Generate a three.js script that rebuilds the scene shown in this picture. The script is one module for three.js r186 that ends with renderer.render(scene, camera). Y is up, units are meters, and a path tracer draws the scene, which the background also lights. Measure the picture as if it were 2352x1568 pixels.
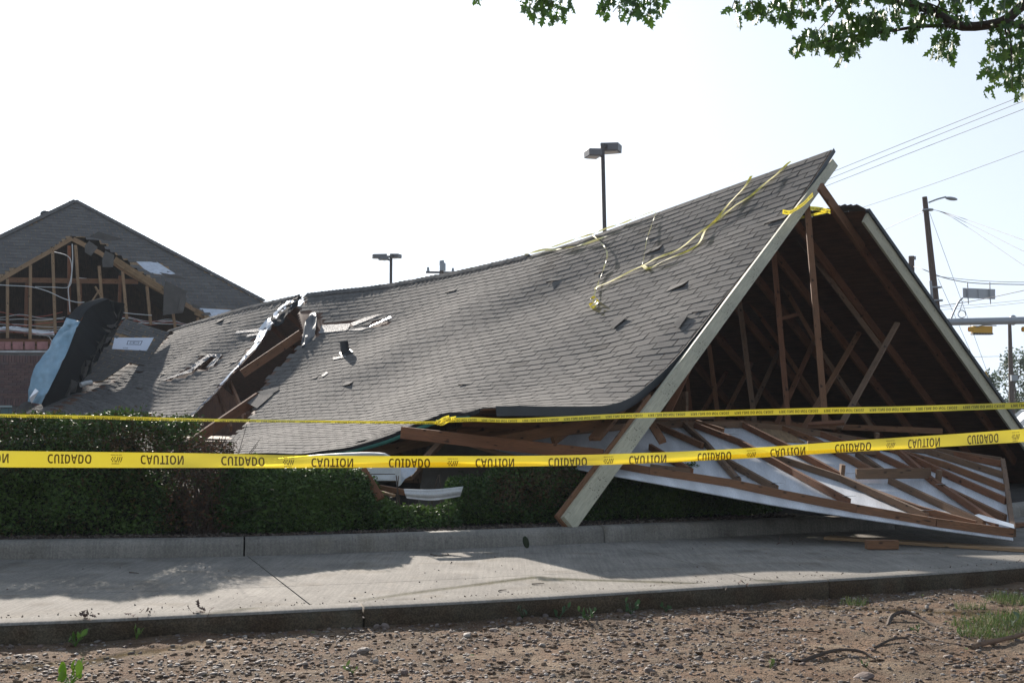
import * as THREE from 'three';
import { mergeGeometries } from 'three/addons/utils/BufferGeometryUtils.js';
import { RoundedBoxGeometry } from 'three/addons/geometries/RoundedBoxGeometry.js';

// ---------------------------------------------------------------- camera, sky, sun, exposure
const scene = new THREE.Scene();
const FOC = 2700, PW = 2352, PH = 1568, EYE = 1.3, TILT = Math.atan(176 / FOC);
const camera = new THREE.PerspectiveCamera(2 * Math.atan(PH / 2 / FOC) * 180 / Math.PI, PW / PH, 0.1, 3000);
camera.position.set(0, EYE, 0);
camera.rotation.x = TILT;
scene.add(camera);
const renderer = new THREE.WebGLRenderer({ antialias: true });
renderer.toneMapping = THREE.LinearToneMapping;
renderer.toneMappingExposure = 1.95;
renderer.shadowMap.enabled = true;

const SUN_AZ = 19 * Math.PI / 180, SUN_EL = 22.5 * Math.PI / 180;          // to the left of straight ahead, above the horizon
const sunDir = new THREE.Vector3(-Math.sin(SUN_AZ) * Math.cos(SUN_EL), Math.sin(SUN_EL), -Math.cos(SUN_AZ) * Math.cos(SUN_EL));
{
  const w = 512, h = 256, data = new Float32Array(w * h * 4), d = new THREE.Vector3();
  for (let j = 0; j < h; j++) for (let i = 0; i < w; i++) {
    const el = ((j + 0.5) / h - 0.5) * Math.PI, ph = ((i + 0.5) / w - 0.5) * 2 * Math.PI;
    d.set(Math.cos(ph) * Math.cos(el), Math.sin(el), Math.sin(ph) * Math.cos(el));
    const ang = Math.acos(Math.min(1, d.dot(sunDir))) * 180 / Math.PI, up = Math.max(0, d.y);
    const k = Math.pow(up, 0.85), glow = 0.62 * Math.exp(-ang / 21) + 0.55 * Math.exp(-ang / 9), haze = Math.exp(-up * 5);
    const side = 0.78 + 0.22 * Math.exp(-Math.pow(ang / 72, 2));
    const base = [0.41 * (1 - k) + 0.09 * k, 0.485 * (1 - k) + 0.132 * k, 0.58 * (1 - k) + 0.21 * k];
    const o = (j * w + i) * 4;
    for (let c = 0; c < 3; c++) data[o + c] = (base[c] * side + 0.10 * haze * side) + glow * [1.0, 0.97, 0.92][c];
    if (d.y < 0) for (let c = 0; c < 3; c++) data[o + c] *= Math.max(0.25, 1 + d.y * 6);
    data[o + 3] = 1;
  }
  const sky = new THREE.DataTexture(data, w, h, THREE.RGBAFormat, THREE.FloatType);
  sky.mapping = THREE.EquirectangularReflectionMapping; sky.magFilter = sky.minFilter = THREE.LinearFilter; sky.needsUpdate = true;
  scene.background = sky; scene.environment = sky;
}
const sun = new THREE.DirectionalLight(new THREE.Color(1.0, 0.915, 0.82), 5);
sun.position.copy(sunDir).multiplyScalar(80).add(new THREE.Vector3(0, 0, -15));
sun.target.position.set(0, 0, -15);
sun.castShadow = true; sun.shadow.radius = 1.6; sun.shadow.mapSize.set(4096, 4096);
Object.assign(sun.shadow.camera, { left: -30, right: 30, top: 30, bottom: -30, near: 1, far: 200 });
scene.add(sun, sun.target);

// ---------------------------------------------------------------- helpers
const V = (x, y, z) => new THREE.Vector3(x, y, z);
function rng(seed) { let a = seed >>> 0; return () => { a = (a + 0x6D2B79F5) | 0; let t = Math.imul(a ^ (a >>> 15), 1 | a); t = (t + Math.imul(t ^ (t >>> 7), 61 | t)) ^ t; return ((t ^ (t >>> 14)) >>> 0) / 4294967296; }; }
const R = rng(7);
const rr = (a, b, r = R) => a + (b - a) * r();
const CT = Math.cos(TILT), ST = Math.sin(TILT);
function W(px, py, Z) {                                  // a surveyed point: bearing and height read off the photograph, distance Z in metres
  const a = (px - PW / 2) / FOC, b = (PH / 2 - py) / FOC, y = b * CT + ST, z = b * ST - CT, k = Z / -z;
  return V(a * k, EYE + y * k, -Z);
}
function G(px, py, level = 0) {                          // the same on a level surface
  const a = (px - PW / 2) / FOC, b = (PH / 2 - py) / FOC, y = b * CT + ST, z = b * ST - CT, k = (level - EYE) / y;
  return V(a * k, level, z * k);
}
function proj(p) {
  const y = p.y - EYE, z = p.z, yc = y * CT + z * ST, zc = -y * ST + z * CT;
  return [PW / 2 + FOC * p.x / -zc, PH / 2 - FOC * yc / -zc];
}
function inside(poly, x, y) {
  let c = false;
  for (let i = 0, j = poly.length - 1; i < poly.length; j = i++) {
    const [xi, yi] = poly[i], [xj, yj] = poly[j];
    if (yi > y !== yj > y && x < (xj - xi) * (y - yi) / (yj - yi) + xi) c = !c;
  }
  return c;
}
const taken = new Map();
function numbered(n) { const k = taken.get(n) || 0; taken.set(n, k + 1); return k ? `${n}_${String(k).padStart(3, '0')}` : n; }
function mesh(name, geo, mat, parent) {
  const m = new THREE.Mesh(geo, mat); m.name = name; m.castShadow = m.receiveShadow = true; parent.add(m); return m;
}
function thing(name, label, category, group) {
  const o = new THREE.Group(); o.name = numbered(name); o.userData = { label, category, kind: 'thing' }; if (group) o.userData.group = group; scene.add(o); return o;
}
function solo(name, geo, mat, label, category, group) {
  const o = mesh(numbered(name), geo, mat, scene); o.userData = { label, category, kind: 'thing' }; if (group) o.userData.group = group; return o;
}
function struct(name, geo, mat) { const o = mesh(numbered(name), geo, mat, scene); o.userData = { kind: 'structure' }; return o; }
function based(o) {                                       // move a group's origin to its base without moving its parts
  const b = new THREE.Box3().setFromObject(o), c = b.getCenter(V(0, 0, 0)); c.y = b.min.y;
  o.position.copy(c); for (const k of o.children) k.position.sub(c); return o;
}
const lin = (r, g, b) => new THREE.Color().setRGB(r, g, b);
// --- value noise on a wrapping lattice
function noise2(seed, n) { const r = rng(seed), g = new Float32Array(n * n).map(() => r()); const s = t => t * t * (3 - 2 * t); return (x, y) => { x = ((x % n) + n) % n; y = ((y % n) + n) % n; const i = Math.floor(x), j = Math.floor(y), a = s(x - i), b = s(y - j), i1 = (i + 1) % n, j1 = (j + 1) % n; return (g[j * n + i] * (1 - a) + g[j * n + i1] * a) * (1 - b) + (g[j1 * n + i] * (1 - a) + g[j1 * n + i1] * a) * b; }; }
const N16 = noise2(11, 16), N64 = noise2(12, 64), N256 = noise2(13, 256), N8 = noise2(14, 8), N128 = noise2(15, 128);
function fbm(u, v) { return 0.5 * N8(u * 8, v * 8) + 0.25 * N16(u * 16, v * 16) + 0.15 * N64(u * 64, v * 64) + 0.1 * N256(u * 256, v * 256); }
function tex(n, m, f, { color = true, size = 1, sizeY = size } = {}) {        // f(u, v) -> [r, g, b] in sRGB 0..1
  const d = new Uint8Array(n * m * 4);
  for (let j = 0; j < m; j++) for (let i = 0; i < n; i++) { const c = f(i / n, j / m), o = (j * n + i) * 4; for (let k = 0; k < 3; k++) d[o + k] = Math.max(0, Math.min(255, (Array.isArray(c) ? c[k] : c) * 255)); d[o + 3] = 255; }
  const t = new THREE.DataTexture(d, n, m, THREE.RGBAFormat); t.wrapS = t.wrapT = THREE.RepeatWrapping; t.magFilter = THREE.LinearFilter; t.minFilter = THREE.LinearMipmapLinearFilter; t.generateMipmaps = true;
  if (color) t.colorSpace = THREE.SRGBColorSpace; t.repeat.set(1 / size, 1 / sizeY); t.needsUpdate = true; return t;
}
const std = (o) => new THREE.MeshStandardMaterial({ roughness: 0.85, side: THREE.DoubleSide, ...o });
const matt = (o) => new THREE.MeshPhysicalMaterial({ roughness: 0.95, specularIntensity: 0.35, side: THREE.DoubleSide, ...o });
const grain = rng(99);
const granTex = tex(512, 512, (u, v) => { const g = 0.80 + 0.30 * (grain() - 0.5) + 0.14 * (fbm(u, v) - 0.5) + (grain() > 0.994 ? 0.28 : 0); return [g, g * 0.985, g * 0.97]; }, { size: 1.1 });
const granBump = tex(256, 256, () => grain(), { color: false, size: 0.5 });
const woodTex = tex(512, 512, (u, v) => { const w = N8(u * 8, v * 8) * 0.9, s = 0.5 + 0.5 * Math.sin((u * 26 + w * 3.2 + N64(u * 64, v * 4) * 0.8) * 2 * Math.PI); const kn = Math.max(0, N16(u * 16 + 3, v * 16) - 0.86) * 4, f = N256(u * 256, v * 20); const g = 0.78 + 0.12 * s - 0.16 * f + 0.10 * N8(u * 8, v * 8) - kn; return [g, g * (0.97 - 0.04 * s), g * (0.93 - 0.08 * s)]; }, { size: 0.4, sizeY: 1.6 });
const plyTex = tex(512, 512, (u, v) => { const g = 0.72 + 0.2 * N64(u * 64, v * 6) + 0.16 * (fbm(u, v) - 0.5) - 0.1 * N256(u * 256, v * 30); return [g, g * 0.96, g * 0.91]; }, { size: 1.2 });
const concTex = tex(1024, 1024, (u, v) => { const f = fbm(u, v), b = N16(u * 16 + 5, v * 16) - 0.5, s = N256(u * 256, v * 256) - 0.5, broom = N256(u * 256, v * 8) - 0.5; const st = Math.max(0, N16(u * 16 + 9, v * 16 + 2) - 0.62) * 0.35, g = 0.79 + 0.20 * (f - 0.5) + 0.07 * b + 0.10 * s + 0.09 * broom + (grain() - 0.5) * 0.12 - Math.max(0, N64(u * 64, v * 64) - 0.86) * 0.9 + (grain() > 0.985 ? 0.10 : 0) - st * 0.5; return [g, g * (0.982 - st * 0.12), g * (0.955 - st * 0.3)]; }, { size: 3.1 });
const dirtTex = tex(1024, 1024, (u, v) => { const f = fbm(u, v), m = N16(u * 16, v * 16), s = N256(u * 256, v * 256); const g = 0.62 + 0.34 * (f - 0.5) + 0.20 * (s - 0.5) + 0.1 * (grain() - 0.5); return [g * (1.02 - 0.05 * m), g * (0.90 + 0.05 * m), g * (0.78 + 0.09 * m)]; }, { size: 1.9 });
const dirtBump = tex(1024, 1024, (u, v) => 0.5 + 0.5 * (N64(u * 64, v * 64) - 0.5) + 0.5 * (N256(u * 256, v * 256) - 0.5) + 0.3 * (grain() - 0.5), { color: false, size: 1.9 });
const fineTex = tex(256, 256, (u, v) => { const g = 0.86 + 0.2 * (fbm(u, v) - 0.5) + 0.1 * (grain() - 0.5); return [g, g, g]; }, { size: 0.8 });
const chipTex = tex(512, 512, (u, v) => {                                       // old off-white paint, flaked to grey primer and bare wood in spots
  const a = fbm(u, v), c = N64(u * 64, v * 64), d = N128(u * 128, v * 128), e = N8(u * 8, v * 8 + 3); const streak = N256(u * 200, v * 12);
  const flake = c * 0.6 + d * 0.5 + 0.25 * (e - 0.5); if (flake > 0.90) return d > 0.6 ? [0.36, 0.35, 0.33] : [0.45, 0.42, 0.38];
  const g = 0.86 + 0.14 * (a - 0.5) - 0.10 * streak; return [g * 0.99, g * 0.98, g * 0.91];
}, { size: 0.9 });
const MAT = {
  shingle: [[0.202, 0.197, 0.190], [0.182, 0.177, 0.171], [0.218, 0.212, 0.204], [0.190, 0.187, 0.182]].map(c => matt({ color: lin(...c), map: granTex, bumpMap: granBump, bumpScale: 0.0012 })),
  shingleFar: null,
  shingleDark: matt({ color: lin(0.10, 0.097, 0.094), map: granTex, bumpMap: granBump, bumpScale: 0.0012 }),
  felt: matt({ color: lin(0.03, 0.032, 0.035), map: fineTex }),
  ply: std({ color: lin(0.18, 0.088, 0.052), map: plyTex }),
  osb: std({ color: lin(0.46, 0.32, 0.18), map: plyTex }),
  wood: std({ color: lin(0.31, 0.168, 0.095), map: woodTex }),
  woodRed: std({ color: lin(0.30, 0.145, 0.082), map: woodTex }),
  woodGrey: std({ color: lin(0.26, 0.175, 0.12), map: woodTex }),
  woodPale: std({ color: lin(0.50, 0.36, 0.23), map: woodTex }),
  paint: std({ color: lin(0.72, 0.695, 0.60), map: chipTex, roughness: 0.6 }),
  drip: std({ color: lin(0.055, 0.062, 0.07), map: fineTex, roughness: 0.5, metalness: 0.2 }),
  conc: matt({ color: lin(0.375, 0.36, 0.335), map: concTex }),
  kerb: std({ color: lin(0.36, 0.345, 0.315), map: concTex, roughness: 0.9 }),
  white: std({ color: lin(0.84, 0.85, 0.87), map: fineTex, roughness: 0.6 }),
  gutter: std({ color: lin(0.78, 0.78, 0.76), map: fineTex, roughness: 0.35 }),
  gutterOld: std({ color: lin(0.52, 0.51, 0.48), map: dirtTex, roughness: 0.5 }),
  foil: std({ color: lin(0.80, 0.81, 0.83), roughness: 0.28, metalness: 0.55 }),
  poly: std({ color: lin(0.66, 0.72, 0.80), map: fineTex, roughness: 0.35 }),
  steel: std({ color: lin(0.33, 0.34, 0.35), roughness: 0.45, metalness: 0.7 }),
  black: std({ color: lin(0.02, 0.02, 0.022), roughness: 0.6 }),
};
MAT.shingleFar = MAT.shingle;
// box between two points; w across, h towards 'up'; u, v in metres with the grain along the length
function boxGeo(p, q, w, h, up = V(0, 1, 0), taper = 1) {
  const d = q.clone().sub(p), L = d.length(); d.normalize();
  const x = d.clone().cross(up); if (x.lengthSq() < 1e-6) x.set(1, 0, 0); x.normalize(); const y = x.clone().cross(d).normalize();
  const P = (s, a, b) => (s ? q : p).clone().addScaledVector(x, a * w / 2 * (s ? taper : 1)).addScaledVector(y, b * h / 2 * (s ? taper : 1));
  const pos = [], uv = [], idx = [], ou = rr(0, 7), ov = rr(0, 7);
  const quad = (a, b, c, e, cw) => { const i = pos.length / 3; for (const t of [a, b, c, e]) pos.push(t.x, t.y, t.z); uv.push(ou, ov, ou + cw, ov, ou + cw, ov + L, ou, ov + L); idx.push(i, i + 1, i + 2, i, i + 2, i + 3); };
  quad(P(0, -1, 1), P(0, 1, 1), P(1, 1, 1), P(1, -1, 1), w); quad(P(0, 1, -1), P(0, -1, -1), P(1, -1, -1), P(1, 1, -1), w);
  quad(P(0, 1, 1), P(0, 1, -1), P(1, 1, -1), P(1, 1, 1), h); quad(P(0, -1, -1), P(0, -1, 1), P(1, -1, 1), P(1, -1, -1), h);
  const e = pos.length / 3; for (const [s] of [[0], [1]]) { const i = pos.length / 3; for (const [a, b] of [[-1, -1], [1, -1], [1, 1], [-1, 1]]) { const t = P(s, a, b); pos.push(t.x, t.y, t.z); uv.push(ou + a * w / 2, ov + b * h / 2); } s ? idx.push(i, i + 1, i + 2, i, i + 2, i + 3) : idx.push(i, i + 2, i + 1, i, i + 3, i + 2); }
  const g = new THREE.BufferGeometry(); g.setAttribute('position', new THREE.Float32BufferAttribute(pos, 3)); g.setAttribute('uv', new THREE.Float32BufferAttribute(uv, 2)); g.setIndex(idx); g.computeVertexNormals(); return flat(g);
}
function flat(g) { const f = g.index ? g.toNonIndexed() : g; f.computeVertexNormals(); return f; }
function grid(fn, nu, nv, { thick = 0, uvs = null, keep = null } = {}) {        // fn(a, b) -> point, a and b in 0..1; optional thickness along the normal
  const P = []; for (let j = 0; j <= nv; j++) for (let i = 0; i <= nu; i++) P.push(fn(i / nu, j / nv));
  const at = (i, j) => P[j * (nu + 1) + i];
  const nrm = (i, j) => { const a = at(Math.min(nu, i + 1), j).clone().sub(at(Math.max(0, i - 1), j)), b = at(i, Math.min(nv, j + 1)).clone().sub(at(i, Math.max(0, j - 1))); return a.cross(b).normalize(); };
  const pos = [], uv = [], idx = []; const lu = at(0, 0).distanceTo(at(nu, 0)), lv = at(0, 0).distanceTo(at(0, nv));
  const layers = thick ? [0, -thick] : [0];
  for (const t of layers) for (let j = 0; j <= nv; j++) for (let i = 0; i <= nu; i++) { const p = at(i, j).clone(); if (t) p.addScaledVector(nrm(i, j), t); pos.push(p.x, p.y, p.z); uv.push(...(uvs ? uvs(i / nu, j / nv, p) : [i / nu * lu, j / nv * lv])); }
  const M = (nu + 1) * (nv + 1), id = (i, j) => j * (nu + 1) + i;
  const on = (i, j) => i >= 0 && j >= 0 && i < nu && j < nv && (!keep || keep(at(i, j).clone().add(at(i + 1, j + 1)).multiplyScalar(0.5), (i + 0.5) / nu, (j + 0.5) / nv));
  for (let j = 0; j < nv; j++) for (let i = 0; i < nu; i++) {
    if (!on(i, j)) continue;
    const a = id(i, j), b = id(i + 1, j), c = id(i + 1, j + 1), d = id(i, j + 1); idx.push(a, b, c, a, c, d);
    if (thick) { idx.push(a + M, c + M, b + M, a + M, d + M, c + M);
      for (const [o, s, t] of [[on(i, j - 1), b, a], [on(i, j + 1), d, c], [on(i - 1, j), a, d], [on(i + 1, j), c, b]]) if (!o) idx.push(s, t, t + M, s, t + M, s + M); }
  }
  const g = new THREE.BufferGeometry(); g.setAttribute('position', new THREE.Float32BufferAttribute(pos, 3)); g.setAttribute('uv', new THREE.Float32BufferAttribute(uv, 2)); g.setIndex(idx); g.computeVertexNormals(); return g;
}
function tube(pts, r, seg = 6, n = 0, taper = null) {
  const c = new THREE.CatmullRomCurve3(pts, false, 'centripetal'), g = new THREE.TubeGeometry(c, n || Math.max(2, pts.length * 4), r, seg, false);
  if (taper) { const m = n || Math.max(2, pts.length * 4), p = g.attributes.position, q = V(0, 0, 0), o = V(0, 0, 0); for (let i = 0; i <= m; i++) { c.getPointAt(i / m, o); const k = 1 + (taper - 1) * i / m; for (let j = 0; j <= seg; j++) { const v = i * (seg + 1) + j; q.fromBufferAttribute(p, v).sub(o).multiplyScalar(k).add(o); p.setXYZ(v, q.x, q.y, q.z); } } g.computeVertexNormals(); }
  return g;
}
function ribbon(pts, w, normals, { fold = 0, u0 = 0, n = 0, per = 1, flip = false } = {}) {   // tape; normals: one direction across the tape per point
  const c = new THREE.CatmullRomCurve3(pts, false, 'centripetal'), m = n || pts.length * 8, pos = [], uv = [], idx = []; let L = 0, last = null; const a = V(0, 0, 0);
  for (let i = 0; i <= m; i++) {
    const t = i / m, p = c.getPoint(t), k = t * (normals.length - 1), k0 = Math.min(normals.length - 2, Math.floor(k)), f = k - k0; if (last) L += p.distanceTo(last); last = p;
    a.copy(normals[k0]).lerp(normals[k0 + 1], f); const ww = (typeof w === 'function' ? w(t) : w);
    for (let s = 0; s <= 2; s++) { const x = s / 2 - 0.5, q = p.clone().addScaledVector(a, x * ww); pos.push(q.x, q.y, q.z); uv.push(u0 + L / per, flip ? 1 - s / 2 : s / 2); }
    if (i) for (let s = 0; s < 2; s++) { const o = (i - 1) * 3 + s; idx.push(o, o + 3, o + 1, o + 1, o + 3, o + 4); }
  }
  const g = new THREE.BufferGeometry(); g.setAttribute('position', new THREE.Float32BufferAttribute(pos, 3)); g.setAttribute('uv', new THREE.Float32BufferAttribute(uv, 2)); g.setIndex(idx); g.computeVertexNormals(); return g;
}
function polyGeo(pts, thick = 0) {                        // a flat or slightly bent piece from its corners, with thickness
  const c = V(0, 0, 0), n = V(0, 0, 0); pts.forEach(p => c.add(p)); c.multiplyScalar(1 / pts.length);
  pts.forEach((p, i) => { const q = pts[(i + 1) % pts.length]; n.add(p.clone().sub(c).cross(q.clone().sub(c))); }); n.normalize();
  const ax = pts[1].clone().sub(pts[0]).projectOnPlane(n).normalize(), ay = n.clone().cross(ax);
  const s = pts.map(p => new THREE.Vector2(p.clone().sub(c).dot(ax), p.clone().sub(c).dot(ay))), tri = THREE.ShapeUtils.triangulateShape(s, []);
  const pos = [], uv = [], put = (p, i) => { pos.push(p.x, p.y, p.z); uv.push(s[i].x, s[i].y); };
  for (const t of tri) for (const i of t) put(pts[i], i);
  if (thick) { const low = pts.map(p => p.clone().addScaledVector(n, -thick)); for (const t of tri) for (const i of [t[0], t[2], t[1]]) put(low[i], i);
    pts.forEach((p, i) => { const j = (i + 1) % pts.length; for (const [q, k] of [[p, i], [low[i], i], [low[j], j], [p, i], [low[j], j], [pts[j], j]]) put(q, k); }); }
  const g = new THREE.BufferGeometry(); g.setAttribute('position', new THREE.Float32BufferAttribute(pos, 3)); g.setAttribute('uv', new THREE.Float32BufferAttribute(uv, 2)); g.computeVertexNormals(); return g;
}
const crm = (a, b, c, d, t) => 0.5 * (2 * b + (c - a) * t + (2 * a - 5 * b + 4 * c - d) * t * t + (3 * b - a - 3 * c + d) * t * t * t);
function surface(cols, vs) {                             // smooth sheet through a lattice of points; s 0..1 across the columns, v 0..1 down the rows
  const nc = cols.length, nr = vs.length, get = (i, j, k) => { i = Math.max(0, Math.min(nc - 1, i)); j = Math.max(0, Math.min(nr - 1, j)); return cols[i][j].getComponent(k); };
  return (s, v) => {
    const x = Math.max(0, Math.min(nc - 1.0001, s * (nc - 1))), i = Math.floor(x), f = x - i; let j = 0; while (j < nr - 2 && v > vs[j + 1]) j++; const g = (v - vs[j]) / (vs[j + 1] - vs[j]), o = [0, 0, 0];
    for (let k = 0; k < 3; k++) { const r = []; for (let b = -1; b < 3; b++) { const e = (a) => { let q = a, w = j + b, ext = 0; if (q < 0) { q = 0; } if (q > nc - 1) q = nc - 1; if (w < 0) return 2 * get(q, 0, k) - get(q, 1, k); if (w > nr - 1) return 2 * get(q, nr - 1, k) - get(q, nr - 2, k); return get(q, w, k); };
        const am = i - 1 < 0 ? 2 * e(0) - e(1) : e(i - 1), ap = i + 2 > nc - 1 ? 2 * e(nc - 1) - e(nc - 2) : e(i + 2); r.push(crm(am, e(i), e(i + 1), ap, f)); } o[k] = crm(r[0], r[1], r[2], r[3], g); }
    return V(o[0], o[1], o[2]);
  };
}
function normalAt(S, s, v, e = 0.004) { const s0 = Math.max(0, s - e), s1 = Math.min(1, s + e), v0 = Math.max(0, v - e), v1 = Math.min(1, v + e); return S(s1, v).sub(S(s0, v)).cross(S(s, v0).sub(S(s, v1))).normalize(); }
function finder(S, nu = 70, nv = 50) {                   // photo bearing -> point of the sheet
  const P = []; for (let j = 0; j <= nv; j++) for (let i = 0; i <= nu; i++) { const p = S(i / nu, j / nv); P.push([...proj(p), i / nu, j / nv]); }
  return (x, y, lift = 0) => {
    let best = null, bd = 1e9;
    for (let j = 0; j < nv; j++) for (let i = 0; i < nu; i++) for (const T of [[0, 1, 1, 1, 0, 0], [0, 0, 0, 1, 1, 1]]) {
      const A = T[0] === 0 && T[1] === 1 ? [[i, j], [i + 1, j], [i + 1, j + 1]] : [[i, j], [i + 1, j + 1], [i, j + 1]];
      const [a, b, c] = A.map(([m, n]) => P[n * (nu + 1) + m]), D = (b[0] - a[0]) * (c[1] - a[1]) - (c[0] - a[0]) * (b[1] - a[1]); if (Math.abs(D) < 1e-9) continue;
      const l1 = ((x - a[0]) * (c[1] - a[1]) - (c[0] - a[0]) * (y - a[1])) / D, l2 = ((b[0] - a[0]) * (y - a[1]) - (x - a[0]) * (b[1] - a[1])) / D, m = Math.max(0, -l1, -l2, l1 + l2 - 1);
      if (m < bd) { bd = m; const s = a[2] + l1 * (b[2] - a[2]) + l2 * (c[2] - a[2]), v = a[3] + l1 * (b[3] - a[3]) + l2 * (c[3] - a[3]); best = [s, v]; if (m === 0) { j = nv; i = nu; break; } }
    }
    const [s, v] = best.map(t => Math.max(0, Math.min(1, t))), n = normalAt(S, s, v); return { p: S(s, v).addScaledVector(n, lift), n, s, v };
  };
}
// ---------------------------------------------------------------- the setting: land, lane, kerbs, beds, dirt
const curve = pts => new THREE.CatmullRomCurve3(pts, false, 'centripetal');
const farEdge = curve([V(-22, 0, -8.6), V(-14, 0, -9.4), V(-8.5, 0, -10.1), G(0, 1285), G(560, 1277), G(1290, 1250), G(1803, 1226), V(4.7, 0, -14.0), V(6.7, 0, -15.6), V(9.2, 0, -18.6), V(11, 0, -23)]);
const nearEdge = curve([V(-22, 0, -5.2), V(-14, 0, -5.9), V(-8.5, 0, -6.55), G(0, 1442), G(600, 1415), G(1175, 1385), G(1700, 1352), G(2352, 1308), V(7.4, 0, -12.0), V(11, 0, -15), V(15, 0, -20)]);
const KERB_IN = 0.19;
function side(c, t, off, y = 0) { const p = c.getPointAt(Math.max(0, Math.min(1, t))), d = c.getTangentAt(Math.max(0, Math.min(1, t))); return V(p.x - d.z * off, y, p.z + d.x * off); }   // off > 0: towards the viewer
function tOfX(c, x) { let a = 0, b = 1; for (let i = 0; i < 40; i++) { const m = (a + b) / 2; if (c.getPointAt(m).x < x) a = m; else b = m; } return (a + b) / 2; }
struct('ground', grid((a, b) => V(-400 + 800 * a, -0.16, 30 - 830 * b), 4, 4), std({ color: lin(0.11, 0.108, 0.10), map: concTex, roughness: 0.95 }));
struct('bounce_sheet', grid((a, b) => V(-70 + 140 * a, -0.15, 1.2 + 60 * b), 6, 4, { uvs: (a, b, p) => [p.x, p.z] }), MAT.conc);  // unseen pale sheet behind the camera, added to bounce light forward
// lane: slabs with open joints over a dark bed
{
  const lane = new THREE.Group(); lane.name = 'driveway'; lane.userData = { kind: 'structure' }; scene.add(lane);
  const st = [[-21.5, -21.5], [-14.2, -13.6], [-8.9, -8.3], [G(562, 1280).x, G(742, 1400).x], [G(1393, 1246).x, G(1800, 1346).x], [4.55, 6.3], [8.8, 10.5], [10.9, 14.8]];
  const tf = st.map(([f]) => tOfX(farEdge, f)), tn = st.map(([, n]) => tOfX(nearEdge, n));
  const pt = (i, a, t) => { const f = side(farEdge, tf[i] + (tf[i + 1] - tf[i]) * a, 0.004), n = side(nearEdge, tn[i] + (tn[i + 1] - tn[i]) * a, -KERB_IN - 0.004); return n.lerp(f, t); };
  for (let i = 0; i < st.length - 1; i++) for (const [t0, t1] of [[0, 0.3485], [0.3515, 1]]) {
    const len = pt(i, 0, 0.5).distanceTo(pt(i, 1, 0.5)), e = 0.006 / len;
    const g = grid((a, b) => { const p = pt(i, e + (1 - 2 * e) * a, t1 + (t0 - t1) * b); p.y = 0; return p; }, 24, 8, { thick: -0.1, uvs: (a, b, p) => [p.x, -p.z] });
    mesh('slab', flat(g), MAT.conc, lane);
  }
  struct('lane_bed', grid((a, b) => { const f = side(farEdge, a, 0), n = side(nearEdge, a, 0); const p = f.lerp(n, b); p.y = -0.045; return p; }, 60, 2), std({ color: lin(0.03, 0.029, 0.027), roughness: 1 }));
}
function sweep(c, t0, t1, prof, n, uo) {
  const pos = [], uv = [], idx = []; let L = 0, last = null; const m = prof.length;
  for (let i = 0; i <= n; i++) { const t = t0 + (t1 - t0) * i / n, q = side(c, t, 0); if (last) L += q.distanceTo(last); last = q; let W2 = 0; prof.forEach(([o, y], k) => { const p = side(c, t, o, y); if (k) W2 += Math.hypot(o - prof[k - 1][0], y - prof[k - 1][1]); pos.push(p.x, p.y, p.z); uv.push(uo + L, W2 + uo * 0.37); }); }
  for (let i = 0; i < n; i++) for (let k = 0; k < m - 1; k++) { const a = i * m + k; idx.push(a, a + 1, a + m, a + 1, a + m + 1, a + m); }
  for (let k = 1; k < m - 1; k++) { idx.push(0, k + 1, k); const o = n * m; idx.push(o, o + k, o + k + 1); }
  const g = new THREE.BufferGeometry(); g.setAttribute('position', new THREE.Float32BufferAttribute(pos, 3)); g.setAttribute('uv', new THREE.Float32BufferAttribute(uv, 2)); g.setIndex(idx); g.computeVertexNormals(); return g;
}
function kerbLine(name, c, prof, cuts, mat = MAT.kerb) {
  const k = new THREE.Group(); k.name = name; k.userData = { kind: 'structure' }; scene.add(k);
  for (let i = 0; i < cuts.length - 1; i++) { const g = sweep(c, cuts[i] + 0.0002, cuts[i + 1] - 0.0002, prof, 26, i * 3.3); mesh('kerb_stone', g, mat, k); }
}
const KT = 0.165;
kerbLine('kerb', farEdge, [[0, -0.04], [0, 0.004], [-0.012, 0.10], [-0.03, 0.14], [-0.06, KT - 0.004], [-0.09, KT], [-0.19, KT], [-0.2, KT - 0.01], [-0.2, -0.04]].reverse(), [0.002, 0.16, 0.30, tOfX(farEdge, G(560, 1277).x), tOfX(farEdge, G(1390, 1246).x), tOfX(farEdge, 4.5), 0.86, 0.998]);
kerbLine('edge_kerb', nearEdge, [[-KERB_IN, -0.06], [-KERB_IN, 0.006], [-0.165, 0.030], [-0.15, 0.036], [-0.02, 0.030], [-0.004, 0.020], [0, 0.012]].reverse(), [0.002, 0.2, 0.34, tOfX(nearEdge, G(834, 1405).x), tOfX(nearEdge, G(1903, 1338).x), tOfX(nearEdge, 7), 0.998], MAT.conc);
const NCUT = [0.002, 0.2, 0.34, tOfX(nearEdge, G(834, 1405).x), tOfX(nearEdge, G(1903, 1338).x), tOfX(nearEdge, 7), 0.998];
kerbLine('kerb_side', nearEdge, [[-0.06, 0.008], [0.002, 0.008], [0.004, -0.03], [0.008, -0.22], [-0.06, -0.22]].reverse(), NCUT, matt({ color: lin(0.25, 0.225, 0.195), map: dirtTex, bumpMap: dirtBump, bumpScale: 0.006, roughness: 1 }));
const soilMat = std({ color: lin(0.05, 0.038, 0.03), map: dirtTex, bumpMap: dirtBump, bumpScale: 0.02, roughness: 1 });
struct('planting_bed', grid((a, b) => { const p = side(farEdge, 0.003 + 0.994 * a, -0.185 - 20 * b * b, 0); p.y = KT - 0.03 + 0.03 * N8(p.x, p.z) * Math.min(1, b * 40); return p; }, 90, 30, { uvs: (a, b, p) => [p.x, p.z] }), soilMat);
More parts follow.
